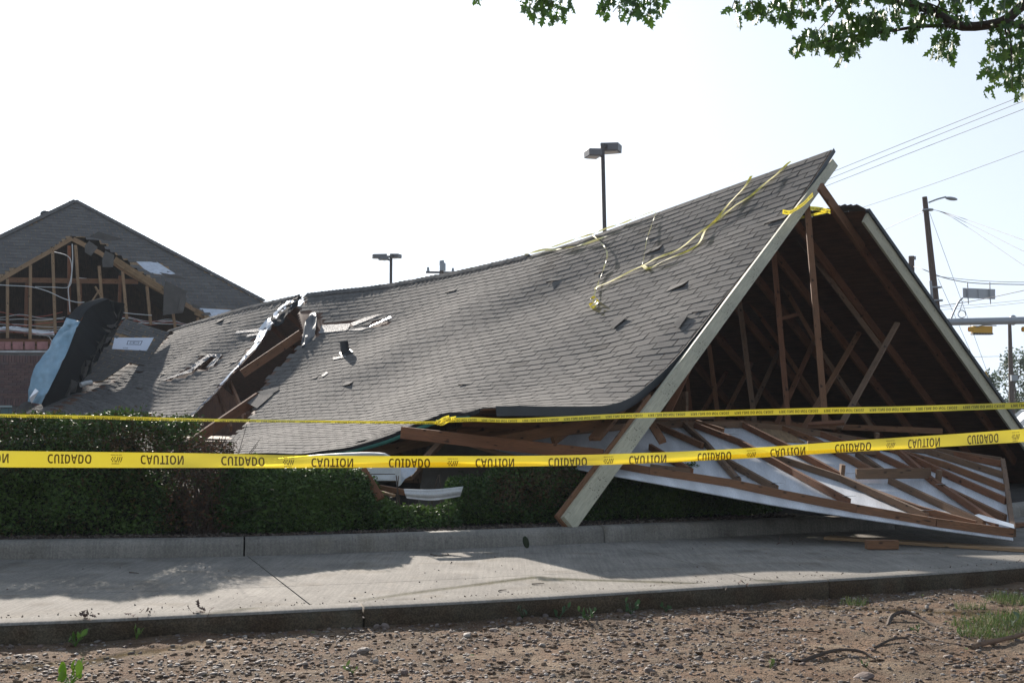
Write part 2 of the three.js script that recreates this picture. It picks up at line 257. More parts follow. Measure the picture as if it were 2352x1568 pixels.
struct('back_lot', grid((a, b) => V(-60 + 130 * a, -0.05, -22 - 70 * b), 6, 6, { uvs: (a, b, p) => [p.x, p.z] }), std({ color: lin(0.17, 0.165, 0.155), map: concTex, roughness: 0.95 }));
// dirt strip where the camera stands
const dirtY = (x, z) => -0.108 + 0.035 * (N8(x * 0.9 + 2, z * 0.9) - 0.5) + 0.022 * (N16(x * 2.3, z * 2.3) - 0.5) + 0.016 * (N64(x * 9, z * 9) - 0.5) + 0.010 * (N128(x * 22, z * 22) - 0.5);
const nearZ = x => nearEdge.getPointAt(tOfX(nearEdge, x)).z;
{
  const zs = []; for (let i = 0; i <= 260; i++) zs.push(nearZ(-10 + 22 * i / 260));
  const f = a => { const k = Math.min(259.999, a * 260), i = Math.floor(k); return zs[i] + (zs[i + 1] - zs[i]) * (k - i); };
  struct('dirt', grid((a, b) => { const x = -10 + 22 * a, z = f(a) + (1.5 - f(a)) * Math.pow(b, 1.6); return V(x, dirtY(x, z), z - 0.004); }, 520, 190, { uvs: (a, b, p) => [p.x, p.z] }), matt({ color: lin(0.41, 0.325, 0.27), map: dirtTex, bumpMap: dirtBump, bumpScale: 0.012, roughness: 1 }));
}
// ---------------------------------------------------------------- the collapsed canopy roof: near slope
const VROWS = [0, 0.276, 0.53, 0.7, 0.815, 1];
const COL = {
  m2: [[385, 762, 33.6], [285, 835, 31.3], [175, 888, 29.2], [100, 925, 27.8], [60, 948, 27.1], [0, 990, 26]],
  m1: [[440, 744, 32.7], [350, 830, 30.6], [265, 893, 28.7], [205, 935, 27.4], [165, 965, 26.6], [100, 1010, 25.5]],
  k0: [[560, 709, 30.6], [455, 822, 28.8], [355, 925, 27.1], [285, 988, 25.9], [240, 1022, 25.2], [170, 1065, 24.2]],
  k1: [[693, 679, 28.5], [585, 797, 26.95], [482, 910, 25.4], [410, 975, 24.3], [365, 1010, 23.6], [295, 1055, 22.6]],
  k2: [[880, 657, 26], [765, 780, 24.8], [655, 895, 23.6], [580, 965, 22.7], [535, 1003, 22.1], [460, 1050, 21.2]],
  k3: [[1100, 615, 23.2], [975, 745, 22.0], [855, 875, 20.8], [775, 950, 19.9], [725, 990, 19.3], [640, 1045, 18.4]],
  k4: [[1300, 562, 21.1], [1160, 715, 19.8], [1030, 855, 18.55], [945, 935, 17.6], [890, 980, 17.0], [800, 1032, 16.1]],
  k5: [[1600, 456, 19.35], [1455, 640, 17.85], [1300, 810, 16.5], [1190, 900, 15.7], [1105, 942, 15.1], [985, 972, 14.2]],
  k6: [[1911, 344, 17.8], [1770, 548, 16.3], [1615, 751, 14.85], [1494, 872, 13.97], [1381, 936, 13.4], [1110, 944, 12.85]],
};
const colPts = k => COL[k].map(([x, y, z]) => W(x, y, z));
function wave(S, amp, f) { return (s, v) => { const p = S(s, v); const n = amp * (N8(s * f, v * f * 0.6) - 0.5) + amp * 0.5 * (N16(s * f * 2.1 + 3, v * f) - 0.5); return p.addScaledVector(normalAt(S, s, v), n * Math.min(1, v * 5)); }; }
const S1 = wave(surface(['k0', 'k1', 'k2', 'k3', 'k4', 'k5', 'k6'].map(colPts), VROWS), 0.10, 7);
const S2w = wave(surface(['m2', 'm1', 'k0', 'k1'].map(colPts), VROWS), 0.08, 6), S2 = (s, v) => { const t = Math.max(0, (s - 0.55) / 0.45); return S2w(s, v).add(V(0, -0.06 * t * t * (3 - 2 * t) * Math.min(1, v * 5), 0)); };
const xOn = poly => y => { for (let i = 0; i < poly.length - 1; i++) if (y <= poly[i + 1][1]) { const [x0, y0] = poly[i], [x1, y1] = poly[i + 1]; return x0 + (x1 - x0) * (y - y0) / (y1 - y0 || 1); } return poly[poly.length - 1][0]; };
const crackR = xOn([[697, 600], [697, 690], [686, 714], [690, 745], [694, 790], [653, 830], [613, 870], [600, 896], [587, 929], [574, 962], [547, 992], [511, 1021], [470, 1060], [400, 1120]]);
const crackL = xOn([[695, 600], [694, 682], [672, 702], [617, 757], [600, 787], [580, 817], [558, 843], [524, 883], [504, 912], [478, 949], [435, 982], [380, 1020], [250, 1110]]);
const leftEnd = xOn([[402, 700], [400, 764], [330, 821], [277, 843], [258, 854], [184, 891], [124, 915], [45, 944], [-40, 985], [-120, 1040]]);
const shingleBlend = matt({ color: 0xffffff, vertexColors: true, map: granTex, bumpMap: granBump, bumpScale: 0.0012 });
function layTabs(S, { courses, tab, keep, parent, mats = MAT.shingle, top = 300, seed = 5, dark = null, curl = 0.006, thick = 0.012, vMid = 0.35, name = 'shingle' }) {
  const r = rng(seed), T = [0], M = 160; for (let i = 1; i <= M; i++) T.push(T[i - 1] + S(i / M, vMid).distanceTo(S((i - 1) / M, vMid)));
  const sOf = l => { if (l <= 0) return 0; if (l >= T[M]) return 1; let a = 0, b = M; while (b - a > 1) { const m = (a + b) >> 1; if (T[m] < l) a = m; else b = m; } return (a + (l - T[a]) / (T[b] - T[a])) / M; };
  const list = [];
  for (let j = 0; j < courses; j++) {
    const off = ((j % 2) * 0.5 + (r() - 0.5) * 0.24) * tab, v0 = j / courses, v1 = (j + 1.06) / courses; let l = -tab + off;
    while (l < T[M]) {
      const gap = 0.013 + 0.005 * r(), s0 = sOf(l + gap), s1 = sOf(l + tab); l += tab; const rnd = [r(), r(), r(), r()];
      if (s1 - s0 < 1e-4) continue;
      const c = S((s0 + s1) / 2, (v0 + v1) / 2), [x, y] = proj(c); if (!keep(x, y, (s0 + s1) / 2, (v0 + v1) / 2)) continue;
      const q = [[s0, v0], [s1, v0], [s1, Math.min(1, v1)], [s0, Math.min(1, v1)]].map(([s, v]) => ({ p: S(s, v), n: normalAt(S, s, v) }));
      const A = q.map(t => proj(t.p)), area = Math.abs((A[2][0] - A[0][0]) * (A[3][1] - A[1][1]) - (A[3][0] - A[1][0]) * (A[2][1] - A[0][1])) / 2;
      list.push({ q, area, rnd, dk: dark ? dark(x, y) : 0, w: tab, h: c.distanceTo(S((s0 + s1) / 2, v0)) * 2 });
    }
  }
  list.sort((a, b) => b.area - a.area);
  const geo = (t, color) => {
    const k = t.rnd[0] < curl ? 0.012 + 0.035 * t.rnd[1] : 0, th = thick * (0.8 + 0.4 * t.rnd[2]), lift = [0.006, 0.006, th + k * (t.rnd[3] > 0.4 ? 1 : 0), th + k * (t.rnd[3] < 0.6 ? 1 : 0)];
    const hi = t.q.map((e, i) => e.p.clone().addScaledVector(e.n, lift[i])), lo = t.q.map((e, i) => e.p.clone().addScaledVector(e.n, 0.0035 + (i > 1 ? lift[i] - th : 0) * 0.9));
    const pos = [], uv = [], u = t.rnd[1] * 9, v = t.rnd[3] * 9, U = [[u, v], [u + t.w, v], [u + t.w, v + t.h], [u, v + t.h]], put = (p, i) => { pos.push(p.x, p.y, p.z); uv.push(...U[i]); };
    const face = (P, a, b, c, d) => { for (const [X, i] of [[P[0], a], [P[1], b], [P[2], c], [P[0], a], [P[2], c], [P[3], d]]) put(X, i); };
    face([hi[0], hi[3], hi[2], hi[1]], 0, 3, 2, 1); face([hi[3], lo[3], lo[2], hi[2]], 3, 3, 2, 2); face([hi[0], lo[0], lo[3], hi[3]], 0, 0, 3, 3); face([hi[1], hi[2], lo[2], lo[1]], 1, 2, 2, 1); face([lo[0], lo[1], lo[2], lo[3]], 0, 1, 2, 3);
    const g = new THREE.BufferGeometry(); g.setAttribute('position', new THREE.Float32BufferAttribute(pos, 3)); g.setAttribute('uv', new THREE.Float32BufferAttribute(uv, 2));
    if (color) { const c = []; for (let i = 0; i < pos.length / 3; i++) c.push(color.r, color.g, color.b); g.setAttribute('color', new THREE.Float32BufferAttribute(c, 3)); }
    g.computeVertexNormals(); return g;
  };
  const pick = t => t.dk ? MAT.shingleDark : mats[Math.floor(t.rnd[2] * mats.length)];
  list.slice(0, top).forEach(t => mesh(name, geo(t), pick(t), parent));
  const rest = list.slice(top).map(t => geo(t, pick(t).color)); if (rest.length) { const m = mesh(name + '_field', mergeGeometries(rest), shingleBlend, parent); m.userData.kind = 'stuff'; }
  return list.length;
}
function ridgeCaps(S, s0, s1, parent, { step = 0.15, drop = 0.13, mats = MAT.shingle, seed = 3, name = 'ridge_cap' }) {
  const r = rng(seed), L = S(s0, 0).distanceTo(S(s1, 0)), n = Math.round(L / step), pitch = V(0, -0.55, 0);
  for (let i = 0; i < n; i++) {
    const a = s0 + (s1 - s0) * i / n, b = Math.min(1, s0 + (s1 - s0) * (i + 1.15) / n), l0 = 0.018, l1 = 0.034 + 0.012 * r();
    const mk = (s, lf) => { const p = S(s, 0), n1 = normalAt(S, s, 0.01), d = S(s, 0.03).sub(p).normalize(), back = V(-d.x, d.y, -d.z); return [p.clone().addScaledVector(d, drop).addScaledVector(n1, lf), p.clone().addScaledVector(V(0, 1, 0), lf + 0.012), p.clone().addScaledVector(back, drop).addScaledVector(V(0, 1, 0), lf)]; };
    const A = mk(a, l1), B = mk(b, l0), lo = t => t.clone().add(V(0, -0.012, 0)), pos = [];
    const f = (p, q, s, t) => { for (const k of [p, q, s, p, s, t]) pos.push(k.x, k.y, k.z); };
    f(A[0], B[0], B[1], A[1]); f(A[1], B[1], B[2], A[2]); f(lo(A[0]), A[0], A[1], lo(A[1])); f(lo(A[1]), A[1], A[2], lo(A[2])); f(lo(A[0]), lo(B[0]), B[0], A[0]); f(B[0], lo(B[0]), lo(B[1]), B[1]); f(B[1], lo(B[1]), lo(B[2]), B[2]);
    const g = new THREE.BufferGeometry(); g.setAttribute('position', new THREE.Float32BufferAttribute(pos, 3)); const uv = []; for (let k = 0; k < pos.length / 3; k++) uv.push(pos[k * 3] * 1.3 + pos[k * 3 + 1], pos[k * 3 + 2] + pos[k * 3 + 1]); g.setAttribute('uv', new THREE.Float32BufferAttribute(uv, 2)); g.computeVertexNormals();
    mesh(name, g, mats[Math.floor(r() * mats.length)], parent);
  }
}
const canopy = thing('collapsed_canopy', 'long collapsed grey shingled roof slope with a raised gable end', 'roof');
const find1 = finder(S1), find2 = finder(S2);
{
  const keep = (x, y, s, v) => x > crackR(y);
  // roof decking, bare where shingles were torn away
  mesh('deck', grid((a, b) => S1(a, b), 150, 70, { thick: -0.02, keep: p => { const [x, y] = proj(p); return x > crackR(y) + 1; } }), MAT.ply, canopy);
  const bare = [[[868, 736], [905, 724], [893, 745], [830, 757]], [[748, 742], [820, 740], [800, 758], [735, 764]], [[806, 741], [836, 730], [880, 722], [836, 744]], [[694, 716], [745, 716], [738, 760], [705, 790], [690, 790]]];
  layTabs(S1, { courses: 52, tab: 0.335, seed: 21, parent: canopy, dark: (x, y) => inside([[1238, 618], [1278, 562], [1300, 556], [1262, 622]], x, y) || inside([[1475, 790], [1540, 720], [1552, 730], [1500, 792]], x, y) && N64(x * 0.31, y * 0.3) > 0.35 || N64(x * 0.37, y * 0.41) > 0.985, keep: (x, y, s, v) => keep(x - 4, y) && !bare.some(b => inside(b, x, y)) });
  ridgeCaps(S1, 0.18, 0.60, canopy, { seed: 31 });
  // dark metal drip edge round the rake and curled toe
  const rake = (a) => S1(1, a), rn = a => normalAt(S1, 0.995, a);
  const wid = a => a < 0.6 ? 0.07 : a < 0.8 ? 0.07 + (a - 0.6) * 0.2 : 0.11;
  const uDir = V(0.6, 0.05, 0.8);
  mesh('drip_edge', grid((a, b) => rake(a * 0.985).addScaledVector(rn(a * 0.985), 0.02 - b * wid(a)).addScaledVector(uDir, 0.05), 60, 1, { thick: 0.004 }), MAT.drip, canopy);
  // eave edge: dark underlayment over a green-primed board
  const eave = a => S1(a, 0.999), en = a => normalAt(S1, a, 0.99), dn = V(-0.3, 0, 0.6).normalize();
  mesh('eave_felt', grid((a, b) => eave(0.2 + 0.79 * a).addScaledVector(en(0.2 + 0.79 * a), 0.014 - b * 0.05).addScaledVector(dn, 0.014), 60, 1, { thick: 0.005 }), MAT.felt, canopy);
  mesh('eave_board', grid((a, b) => eave(0.2 + 0.76 * a).addScaledVector(en(0.2 + 0.76 * a), -0.03 - b * 0.045).addScaledVector(dn, 0.003), 60, 1, { thick: 0.02 }), std({ color: lin(0.03, 0.20, 0.155), map: fineTex }), canopy);
}
const westPart = thing('collapsed_roof_section', 'wavy shingled roof section sagging left of the gash, behind the tall hedge', 'roof');
{
  const keepL = (x, y) => x < crackL(y) && x > leftEnd(y);
  const hole = [[466, 838], [492, 816], [508, 816], [486, 832], [474, 846], [445, 852]], frame = [[428, 846], [462, 824], [478, 815], [512, 816], [490, 845], [470, 850], [440, 862], [375, 878], [400, 866]];
  const find = [];
  mesh('deck', grid((a, b) => S2(a, b), 130, 80, { thick: -0.02, keep: p => { const [x, y] = proj(p); return keepL(x, y) && !inside(hole, x, y); } }), MAT.ply, westPart);
  layTabs(S2, { courses: 52, tab: 0.335, seed: 22, parent: westPart, curl: 0.02, keep: (x, y) => x < crackL(y) - 13 - 9 * N16(y * 0.21, 3) && x > leftEnd(y) && !inside(frame, x, y) });
  ridgeCaps(S2, 0.02, 0.985, westPart, { seed: 32 });
}
// far slope of the canopy: only its underside, its ridge and its sloping edge show
const uDir = V(0.6, 0, 0.8), dDir = V(0.797, 0, -0.603);
const P2top = W(1988, 484, 17), P2low = W(2362, 1012, 19.6);
const down2 = P2low.clone().sub(P2top), back2 = u => uDir.clone().multiplyScalar(-u);
const S3 = (a, b) => P2top.clone().addScaledVector(down2, a * 1.42).add(back2(b * 28)).add(V(0, 0.10 * (N8(a * 3, b * 12) - 0.5) - 3.0 * Math.pow(Math.max(0, b - 0.78), 1.5) + 0.03 * Math.sin(b * 76) * Math.max(0, 1 - a * 12), 0));
const farSlope = thing('far_roof_slope', 'dark underside of the far roof slope with rafters and white edge board', 'roof');
{
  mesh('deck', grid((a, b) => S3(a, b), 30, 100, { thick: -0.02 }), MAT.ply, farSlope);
  const n3 = down2.clone().cross(uDir).normalize(); if (n3.y < 0) n3.negate();
  const Sx = (s, v) => S3(v, 1 - s).addScaledVector(n3, 0.03);
  layTabs((s, v) => { const p = S3(v, s).addScaledVector(n3, 0.022); return p; }, { courses: 50, tab: 0.335, seed: 23, parent: farSlope, mats: MAT.shingle, top: 60, keep: (x, y, s, v) => s < 0.05 || v < 0.05 });
  // white sloping edge board on its end
  const a0 = P2top.clone().add(V(-0.03, -0.10, 0.0)).addScaledVector(uDir, 0.03), a1 = S3(1, 0).add(V(-0.03, -0.10, 0)).addScaledVector(uDir, 0.03);
  const across = n3.clone();
  const eb = mesh('edge_board', boxGeo(a0, a1, 0.04, 0.19, across), MAT.paint, farSlope);
  mesh('drip_edge', boxGeo(P2top.clone().addScaledVector(n3, 0.012).addScaledVector(uDir, 0.035), S3(1, 0).addScaledVector(n3, 0.012).addScaledVector(uDir, 0.035), 0.06, 0.05, across), MAT.drip, farSlope);
  // bent cap shingles standing along its broken ridge
  const rc = rng(61); for (let i = 0; i < 16; i++) { const b = i * 0.0037, p = S3(0, b).addScaledVector(n3, 0.045), q = S3(0, b + 0.0047).addScaledVector(n3, 0.04); const h = 0.05 + 0.05 * rc(); mesh('ridge_cap', polyGeo([p, q, q.clone().add(V(-0.16, -0.02 + h * 0.7, 0.08)), p.clone().add(V(-0.16, h - 0.02, 0.08))], 0.012), MAT.shingle[i % 4], farSlope); }
}
// ---------------------------------------------------------------- parts of the gable end: sloping board, trusses, rafters
function timber(parent, name, a, b, w = 0.045, h = 0.1, mat = MAT.wood, up = V(0, 1, 0), taper = 1) { return mesh(name, boxGeo(W(...a), W(...b), w, h, up, taper), mat, parent); }
{
  // the sloping gable board, still nailed at the top, its foot down on the planting bed
  const top = W(1917, 374, 17.72), foot = W(1304, 1203, 12.38), d = foot.clone().sub(top).normalize(), across = V(0.75, 0.1, -0.62);
  const q = across.clone().projectOnPlane(d).normalize(), f = q.clone().cross(d).normalize();
  const gb = mesh('gable_board', boxGeo(top, foot, 0.045, 0.14, q, 1.38), MAT.paint, canopy); gb.userData.label = 'peeling off-white gable board with its foot in the bed';
  const bk = f.clone().multiplyScalar(f.z > 0 ? -1 : 1);
  mesh('rafter', boxGeo(top.clone().lerp(foot, 0.74).addScaledVector(bk, 0.05).addScaledVector(q, -0.03), foot.clone().addScaledVector(bk, 0.05).addScaledVector(q, -0.05).addScaledVector(d, 0.02), 0.045, 0.19, q), MAT.wood, canopy);
  // rafters under the near slope, seen from the open end
  for (const s of [0.955, 0.90, 0.84, 0.77]) { const P = v => S1(s, v).addScaledVector(normalAt(S1, s, v), -0.12); const pts = [0.01, 0.16, 0.3, 0.42, 0.52, 0.6, 0.68]; for (let i = 0; i < 6; i++) mesh('rafter', boxGeo(P(pts[i]), P(pts[i + 1]), 0.04, 0.14, normalAt(S1, s, pts[i])), i % 2 ? MAT.woodRed : MAT.wood, canopy); }
  const N3 = down2.clone().cross(uDir).normalize(); if (N3.y < 0) N3.negate();
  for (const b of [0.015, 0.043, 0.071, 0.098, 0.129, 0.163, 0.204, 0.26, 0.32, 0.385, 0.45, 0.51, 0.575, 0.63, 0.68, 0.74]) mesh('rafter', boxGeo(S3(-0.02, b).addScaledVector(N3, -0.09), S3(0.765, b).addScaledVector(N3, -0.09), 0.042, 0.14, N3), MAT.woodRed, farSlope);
  mesh('rafter', boxGeo(W(1884, 428, 16.9), S3(0.08, 0.013).addScaledVector(N3, -0.1), 0.045, 0.14, N3), MAT.wood, farSlope);
  // posts and slanting webs of the trusses
  const tr = [
    [1854, 468, 17.0, 1897, 985, 15.9, 0.085, 'post'], [1777, 575, 18.2, 1812, 985, 17.2, 0.08, 'post'], [1697, 680, 19.3, 1735, 980, 18.5, 0.08, 'post'], [1629, 793, 20.3, 1652, 975, 19.7, 0.075, 'post'], [1578, 868, 21.2, 1590, 970, 20.9, 0.07, 'post'],
    [2062, 742, 17.9, 1928, 984, 15.95, 0.075, 'web'], [1974, 764, 19.0, 1846, 984, 17.2, 0.075, 'web'], [1870, 784, 20.2, 1780, 984, 18.5, 0.075, 'web'], [1790, 804, 21.3, 1710, 980, 19.7, 0.07, 'web'], [1738, 812, 22.3, 1654, 975, 20.8, 0.07, 'web'], [1680, 836, 23, 1600, 970, 21.8, 0.07, 'web'],
    [1822, 530, 18.4, 2030, 806, 18.6, 0.08, 'web'], [1786, 630, 19.6, 1872, 782, 19.8, 0.07, 'web'], [1708, 672, 20.5, 1800, 800, 20.8, 0.07, 'web'], [1870, 782, 19.8, 2006, 985, 19.9, 0.07, 'web'], [1798, 800, 20.8, 1912, 975, 21, 0.07, 'web'],
    [1592, 822, 16.2, 1522, 975, 15.6, 0.09, 'web'], [1560, 890, 17.2, 1512, 985, 17.0, 0.06, 'web'], [1480, 900, 16.8, 1484, 985, 16.6, 0.05, 'post'], [1790, 733, 19.2, 1838, 720, 19.2, 0.06, 'purlin'], [1500, 962, 15.2, 1640, 958, 15.4, 0.03, 'slat'], [1640, 968, 19, 2165, 990, 19, 0.09, 'tie_beam'], [1856, 975, 15.7, 1940, 970, 15.6, 0.07, 'tie_beam'],
  ];
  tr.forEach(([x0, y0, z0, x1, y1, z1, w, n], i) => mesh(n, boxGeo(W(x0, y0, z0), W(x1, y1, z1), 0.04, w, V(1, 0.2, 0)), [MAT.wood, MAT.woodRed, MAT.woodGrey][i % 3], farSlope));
}
// ---------------------------------------------------------------- the fallen white ceiling, joists upward
const ceilB = [[1058, 1020, 14.3], [1300, 1074, 13.3], [1560, 1122, 12.7], [1800, 1166, 12.3], [2080, 1208, 11.9], [2328, 1243, 11.72]].map(t => W(...t));
const ceilT = [[1075, 1014, 14.6], [1280, 996, 15.2], [1500, 980, 15.6], [1750, 986, 15.6], [2030, 1030, 15.0], [2308, 1066, 14.2]].map(t => W(...t));
const cbC = curve(ceilB), ctC = curve(ceilT);
const SC = (s, v) => ctC.getPoint(s).lerp(cbC.getPoint(s), v).add(V(0, -0.10 * Math.sin(Math.PI * v) * (0.3 + 0.7 * s), 0));
const findC = finder(SC, 60, 30);
const ceiling = thing('fallen_ceiling', 'white ceiling board fallen on the driveway with brown joists nailed across', 'ceiling panel');
{
  mesh('board', grid((a, b) => SC(a, b), 50, 20, { thick: 0.014 }), MAT.white, ceiling);
  const up = (x, y, l = 0.055) => { const h = findC(x, y); return h.p.clone().addScaledVector(h.n.y > 0 ? h.n : h.n.negate(), l); };
  const c6 = (x, y) => [1493 + x / 2.7377, 890 + y / 2.7377];
  const J = [
    [[0, 232], [330, 392]], [[205, 250], [360, 390], [560, 622]], [[285, 262], [560, 368], [900, 560], [1250, 752]], [[290, 240], [460, 300]], [[445, 470], [795, 668]], [[570, 242], [860, 398], [1210, 590]], [[822, 250], [1040, 360], [1440, 575]],
    [[700, 435], [1200, 600], [1740, 842]], [[1060, 272], [1430, 450], [1690, 572]], [[1180, 440], [1425, 572]], [[1300, 440], [1490, 575]], [[1280, 302], [1560, 425], [1770, 610], [2180, 893]], [[1380, 680], [1700, 800], [2045, 893]], [[1505, 612], [1850, 775], [2100, 890]],
    [[1470, 385], [1900, 590], [2240, 742]], [[1560, 430], [1850, 510], [2240, 662]], [[1720, 385], [2240, 582]], [[1870, 382], [2240, 512]], [[1880, 680], [2232, 852]], [[0, 530], [250, 560]], [[0, 400], [260, 560]],
  ];
  const jm = [MAT.wood, MAT.woodGrey, MAT.woodRed];
  J.forEach((pl, i) => { for (let k = 0; k < pl.length - 1; k++) mesh('joist', boxGeo(up(...c6(...pl[k])), up(...c6(...pl[k + 1])), 0.042, 0.075, V(0, 1, 0)), jm[i % 3], ceiling); });
  const rim = (pts, n) => { for (let k = 0; k < pts.length - 1; k++) mesh('rim_joist', boxGeo(up(...pts[k]), up(...pts[k + 1]), 0.048, 0.085, V(0, 1, 0)), jm[n], ceiling); };
  rim([[1262, 1052], [1493, 1092], [1676, 1120], [1796, 1146], [1968, 1180], [2150, 1212], [2326, 1236]], 0);
  rim([[1290, 1002], [1493, 984], [1697, 984], [1803, 988], [1895, 998], [2004, 1012], [2150, 1040], [2300, 1068]], 1);
  rim([[2304, 1070], [2312, 1120], [2322, 1180], [2327, 1236]], 1);
  const bx = (a, b, w, h) => mesh('blocking', boxGeo(up(...c6(...a), 0.12), up(...c6(...b), 0.12), w, h, V(0, 1, 0)), MAT.woodGrey, ceiling);
  bx([985, 425], [1440, 448], 0.04, 0.13); bx([1290, 606], [1760, 600], 0.04, 0.12);
  for (const [x, y] of [[1203, 585], [1410, 310], [1812, 620]]) { const p = up(...c6(x, y), 0.05); mesh('blocking', boxGeo(p, p.clone().add(V(0.01, 0.14, 0.02)), 0.085, 0.045, V(1, 0, 0)), MAT.woodGrey, ceiling); }
  const pp = [[690, 272], [840, 270], [975, 358], [800, 352]].map(([x, y]) => up(...c6(x, y), 0.02)); mesh('plywood_patch', polyGeo(pp, 0.012), MAT.osb, ceiling);
  for (const [x, y] of [[560, 615], [790, 660], [1245, 745], [1735, 835], [270, 555], [1265, 597], [1400, 665], [1830, 665], [470, 475], [520, 345]]) { const p = up(...c6(x, y), 0.108), h = findC(...c6(x, y)); const q = [[-0.06, -0.03], [0.06, -0.045], [0.07, 0.02], [-0.05, 0.035]].map(([a, b]) => p.clone().add(V(a, b * 0.1, b))); mesh('truss_plate', polyGeo(q, 0.003), MAT.steel, ceiling); }
  const gp = [[2035, 868], [2060, 862], [2290, 930], [2288, 955], [2100, 905]].map(([x, y]) => up(...c6(x, y), 0.112)); mesh('flashing_strip', polyGeo(gp, 0.003), MAT.poly, ceiling);
}
// boards lying on the lane and among the wreck
function board(label, a, b, w, h, mat, group, up, name = 'board') { return solo(name, boxGeo(a, b, w, h, up || V(0, 1, 0)), mat, label, 'board', group); }
board('long pale plank lying flat on the driveway below the ceiling corner', G(1900, 1234, 0.02), G(2420, 1266, 0.02), 0.19, 0.03, MAT.woodPale);
board('short brown wood block on the driveway against the long plank', G(1990, 1250, 0.05), G(2062, 1250, 0.05), 0.09, 0.085, MAT.wood, undefined, undefined, 'wood_block');
board('thin plank lying behind the corner of the ceiling board', G(2322, 1213, 0.03).add(V(0, 0, -0.3)), G(2440, 1206, 0.03).add(V(0, 0, -0.3)), 0.12, 0.05, MAT.wood);
const wreckBoards = [
  ['long broken joist sticking out from under the torn eave', [922, 993, 13.9], [1385, 1046, 13.1], 0.05, 0.14, MAT.woodRed],
  ['tapered split plank below the drip edge', [1128, 1016, 13.6], [1395, 968, 14.0], 0.05, 0.13, MAT.wood],
  ['splintered rafter end pointing down beside the gable board', [1446, 912, 14.3], [1366, 1008, 13.5], 0.05, 0.15, MAT.wood],
  ['wide split fascia plank under the drip edge', [1062, 966, 14.4], [1290, 978, 14.8], 0.04, 0.14, MAT.woodRed],
  ['dark joist under the torn eave, behind the split fascia plank', [1050, 998, 15], [1270, 976, 15.2], 0.05, 0.13, MAT.wood],
  ['short angled joist stub hanging between the wrecked planks', [1322, 972, 14.2], [1270, 1012, 13.8], 0.05, 0.11, MAT.wood],
  ['short broken stub hanging over the ceiling board by the gable board', [1496, 972, 14.0], [1522, 1014, 13.6], 0.05, 0.09, MAT.wood],
  ['reddish stake leaning out of the low hedge', [832, 1078, 12.4], [874, 1146, 12.2], 0.04, 0.09, MAT.woodRed],
  ['leaning stud in the dark under the torn eave', [1016, 1012, 14.6], [938, 1098, 13.8], 0.05, 0.10, MAT.woodGrey],
  ['dark rafter running along under the sagging eave', [800, 1056, 15.8], [1090, 985, 15.6], 0.05, 0.14, MAT.woodGrey],
  ['grey slat across the dark gap under the eave', [1062, 1016, 14.0], [1330, 1094, 13.2], 0.02, 0.05, MAT.woodGrey],
  ['splintered plank ends over the gutter piece', [872, 1120, 12.7], [940, 1132, 12.5], 0.05, 0.06, MAT.wood],
  ['lower pale splinter beside the gutter piece', [868, 1128, 12.5], [905, 1138, 12.4], 0.05, 0.03, MAT.woodPale],
];
for (const [l, a, b, w, h, m] of wreckBoards) { const up = Math.abs(a[1] - b[1]) > Math.abs(a[0] - b[0]) ? V(1, 0.3, 0) : V(0, 1, 0); board(l, W(...a), W(...b), w, h, m, undefined, up, 'broken_board'); }
// dark wall and soil heap seen low under the eave
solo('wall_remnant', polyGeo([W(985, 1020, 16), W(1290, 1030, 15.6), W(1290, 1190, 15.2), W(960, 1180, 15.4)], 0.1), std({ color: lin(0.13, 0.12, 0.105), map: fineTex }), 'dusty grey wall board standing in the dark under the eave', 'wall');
// gutters and soffit metal torn off the eave
function gutterGeo(pts, r, n = 24, squash = 1) {
  const c = curve(pts); return grid((a, b) => { const p = c.getPoint(a), t = c.getTangent(a), sidev = t.clone().cross(V(0, 1, 0)).normalize(), an = Math.PI * (1.15 * b - 0.05); return p.clone().addScaledVector(sidev, Math.cos(an) * r * -1).add(V(0, -Math.sin(an) * r * squash, 0)); }, n, 8, { thick: 0.004 });
}
{ const a = curve([W(928, 1123, 12.2), W(990, 1124, 12.2), W(1064, 1117, 12.5)]), b = curve([W(934, 1144, 12.15), W(990, 1149, 12.15), W(1056, 1140, 12.45)]); solo('gutter', grid((s, t) => a.getPoint(s).lerp(b.getPoint(s), t).add(V(0, 0, 0.05 * Math.sin(Math.PI * Math.min(1, t * 1.25)) + (t < 0.12 ? 0.03 : 0))), 20, 10, { thick: 0.004 }), MAT.gutter, 'curved white gutter piece lying on the hedge below the tape', 'gutter'); }
{
  const g = thing('torn_gutter', 'long white gutter torn off and folded at its end, behind the low hedge', 'gutter');
  const strip = (pts, th = 0.006) => polyGeo(pts.map(t => W(...t)), th);
  mesh('gutter_lip', tube([W(640, 1056, 13.6), W(760, 1046, 13.5), W(860, 1043, 13.3), W(890, 1047, 13.2), W(902, 1060, 13.15)], 0.022, 6, 20), MAT.gutter, g);
  mesh('gutter_face', strip([[560, 1070, 13.8], [640, 1058, 13.6], [892, 1050, 13.2], [908, 1076, 13.1], [912, 1088, 13.1], [700, 1088, 13.5]]), MAT.gutter, g);
  mesh('fascia', strip([[780, 1091, 13.2], [912, 1090, 13.0], [912, 1104, 12.95], [800, 1104, 13.15]]), MAT.gutter, g);
  mesh('folded_end', strip([[908, 1072, 13.0], [962, 1068, 12.9], [950, 1088, 12.85], [930, 1100, 12.85], [918, 1116, 12.85], [910, 1100, 12.9]], 0.004), MAT.poly, g);
  mesh('folded_end', strip([[906, 1074, 12.9], [920, 1073, 12.85], [922, 1112, 12.8], [912, 1118, 12.85]], 0.004), MAT.gutter, g);
  mesh('joint_clip', strip([[752, 1066, 13.3], [764, 1064, 13.3], [770, 1084, 13.25], [758, 1085, 13.25]], 0.005), MAT.steel, g);
}
const ZS = (find, x, y) => -find(x, y).p.z;
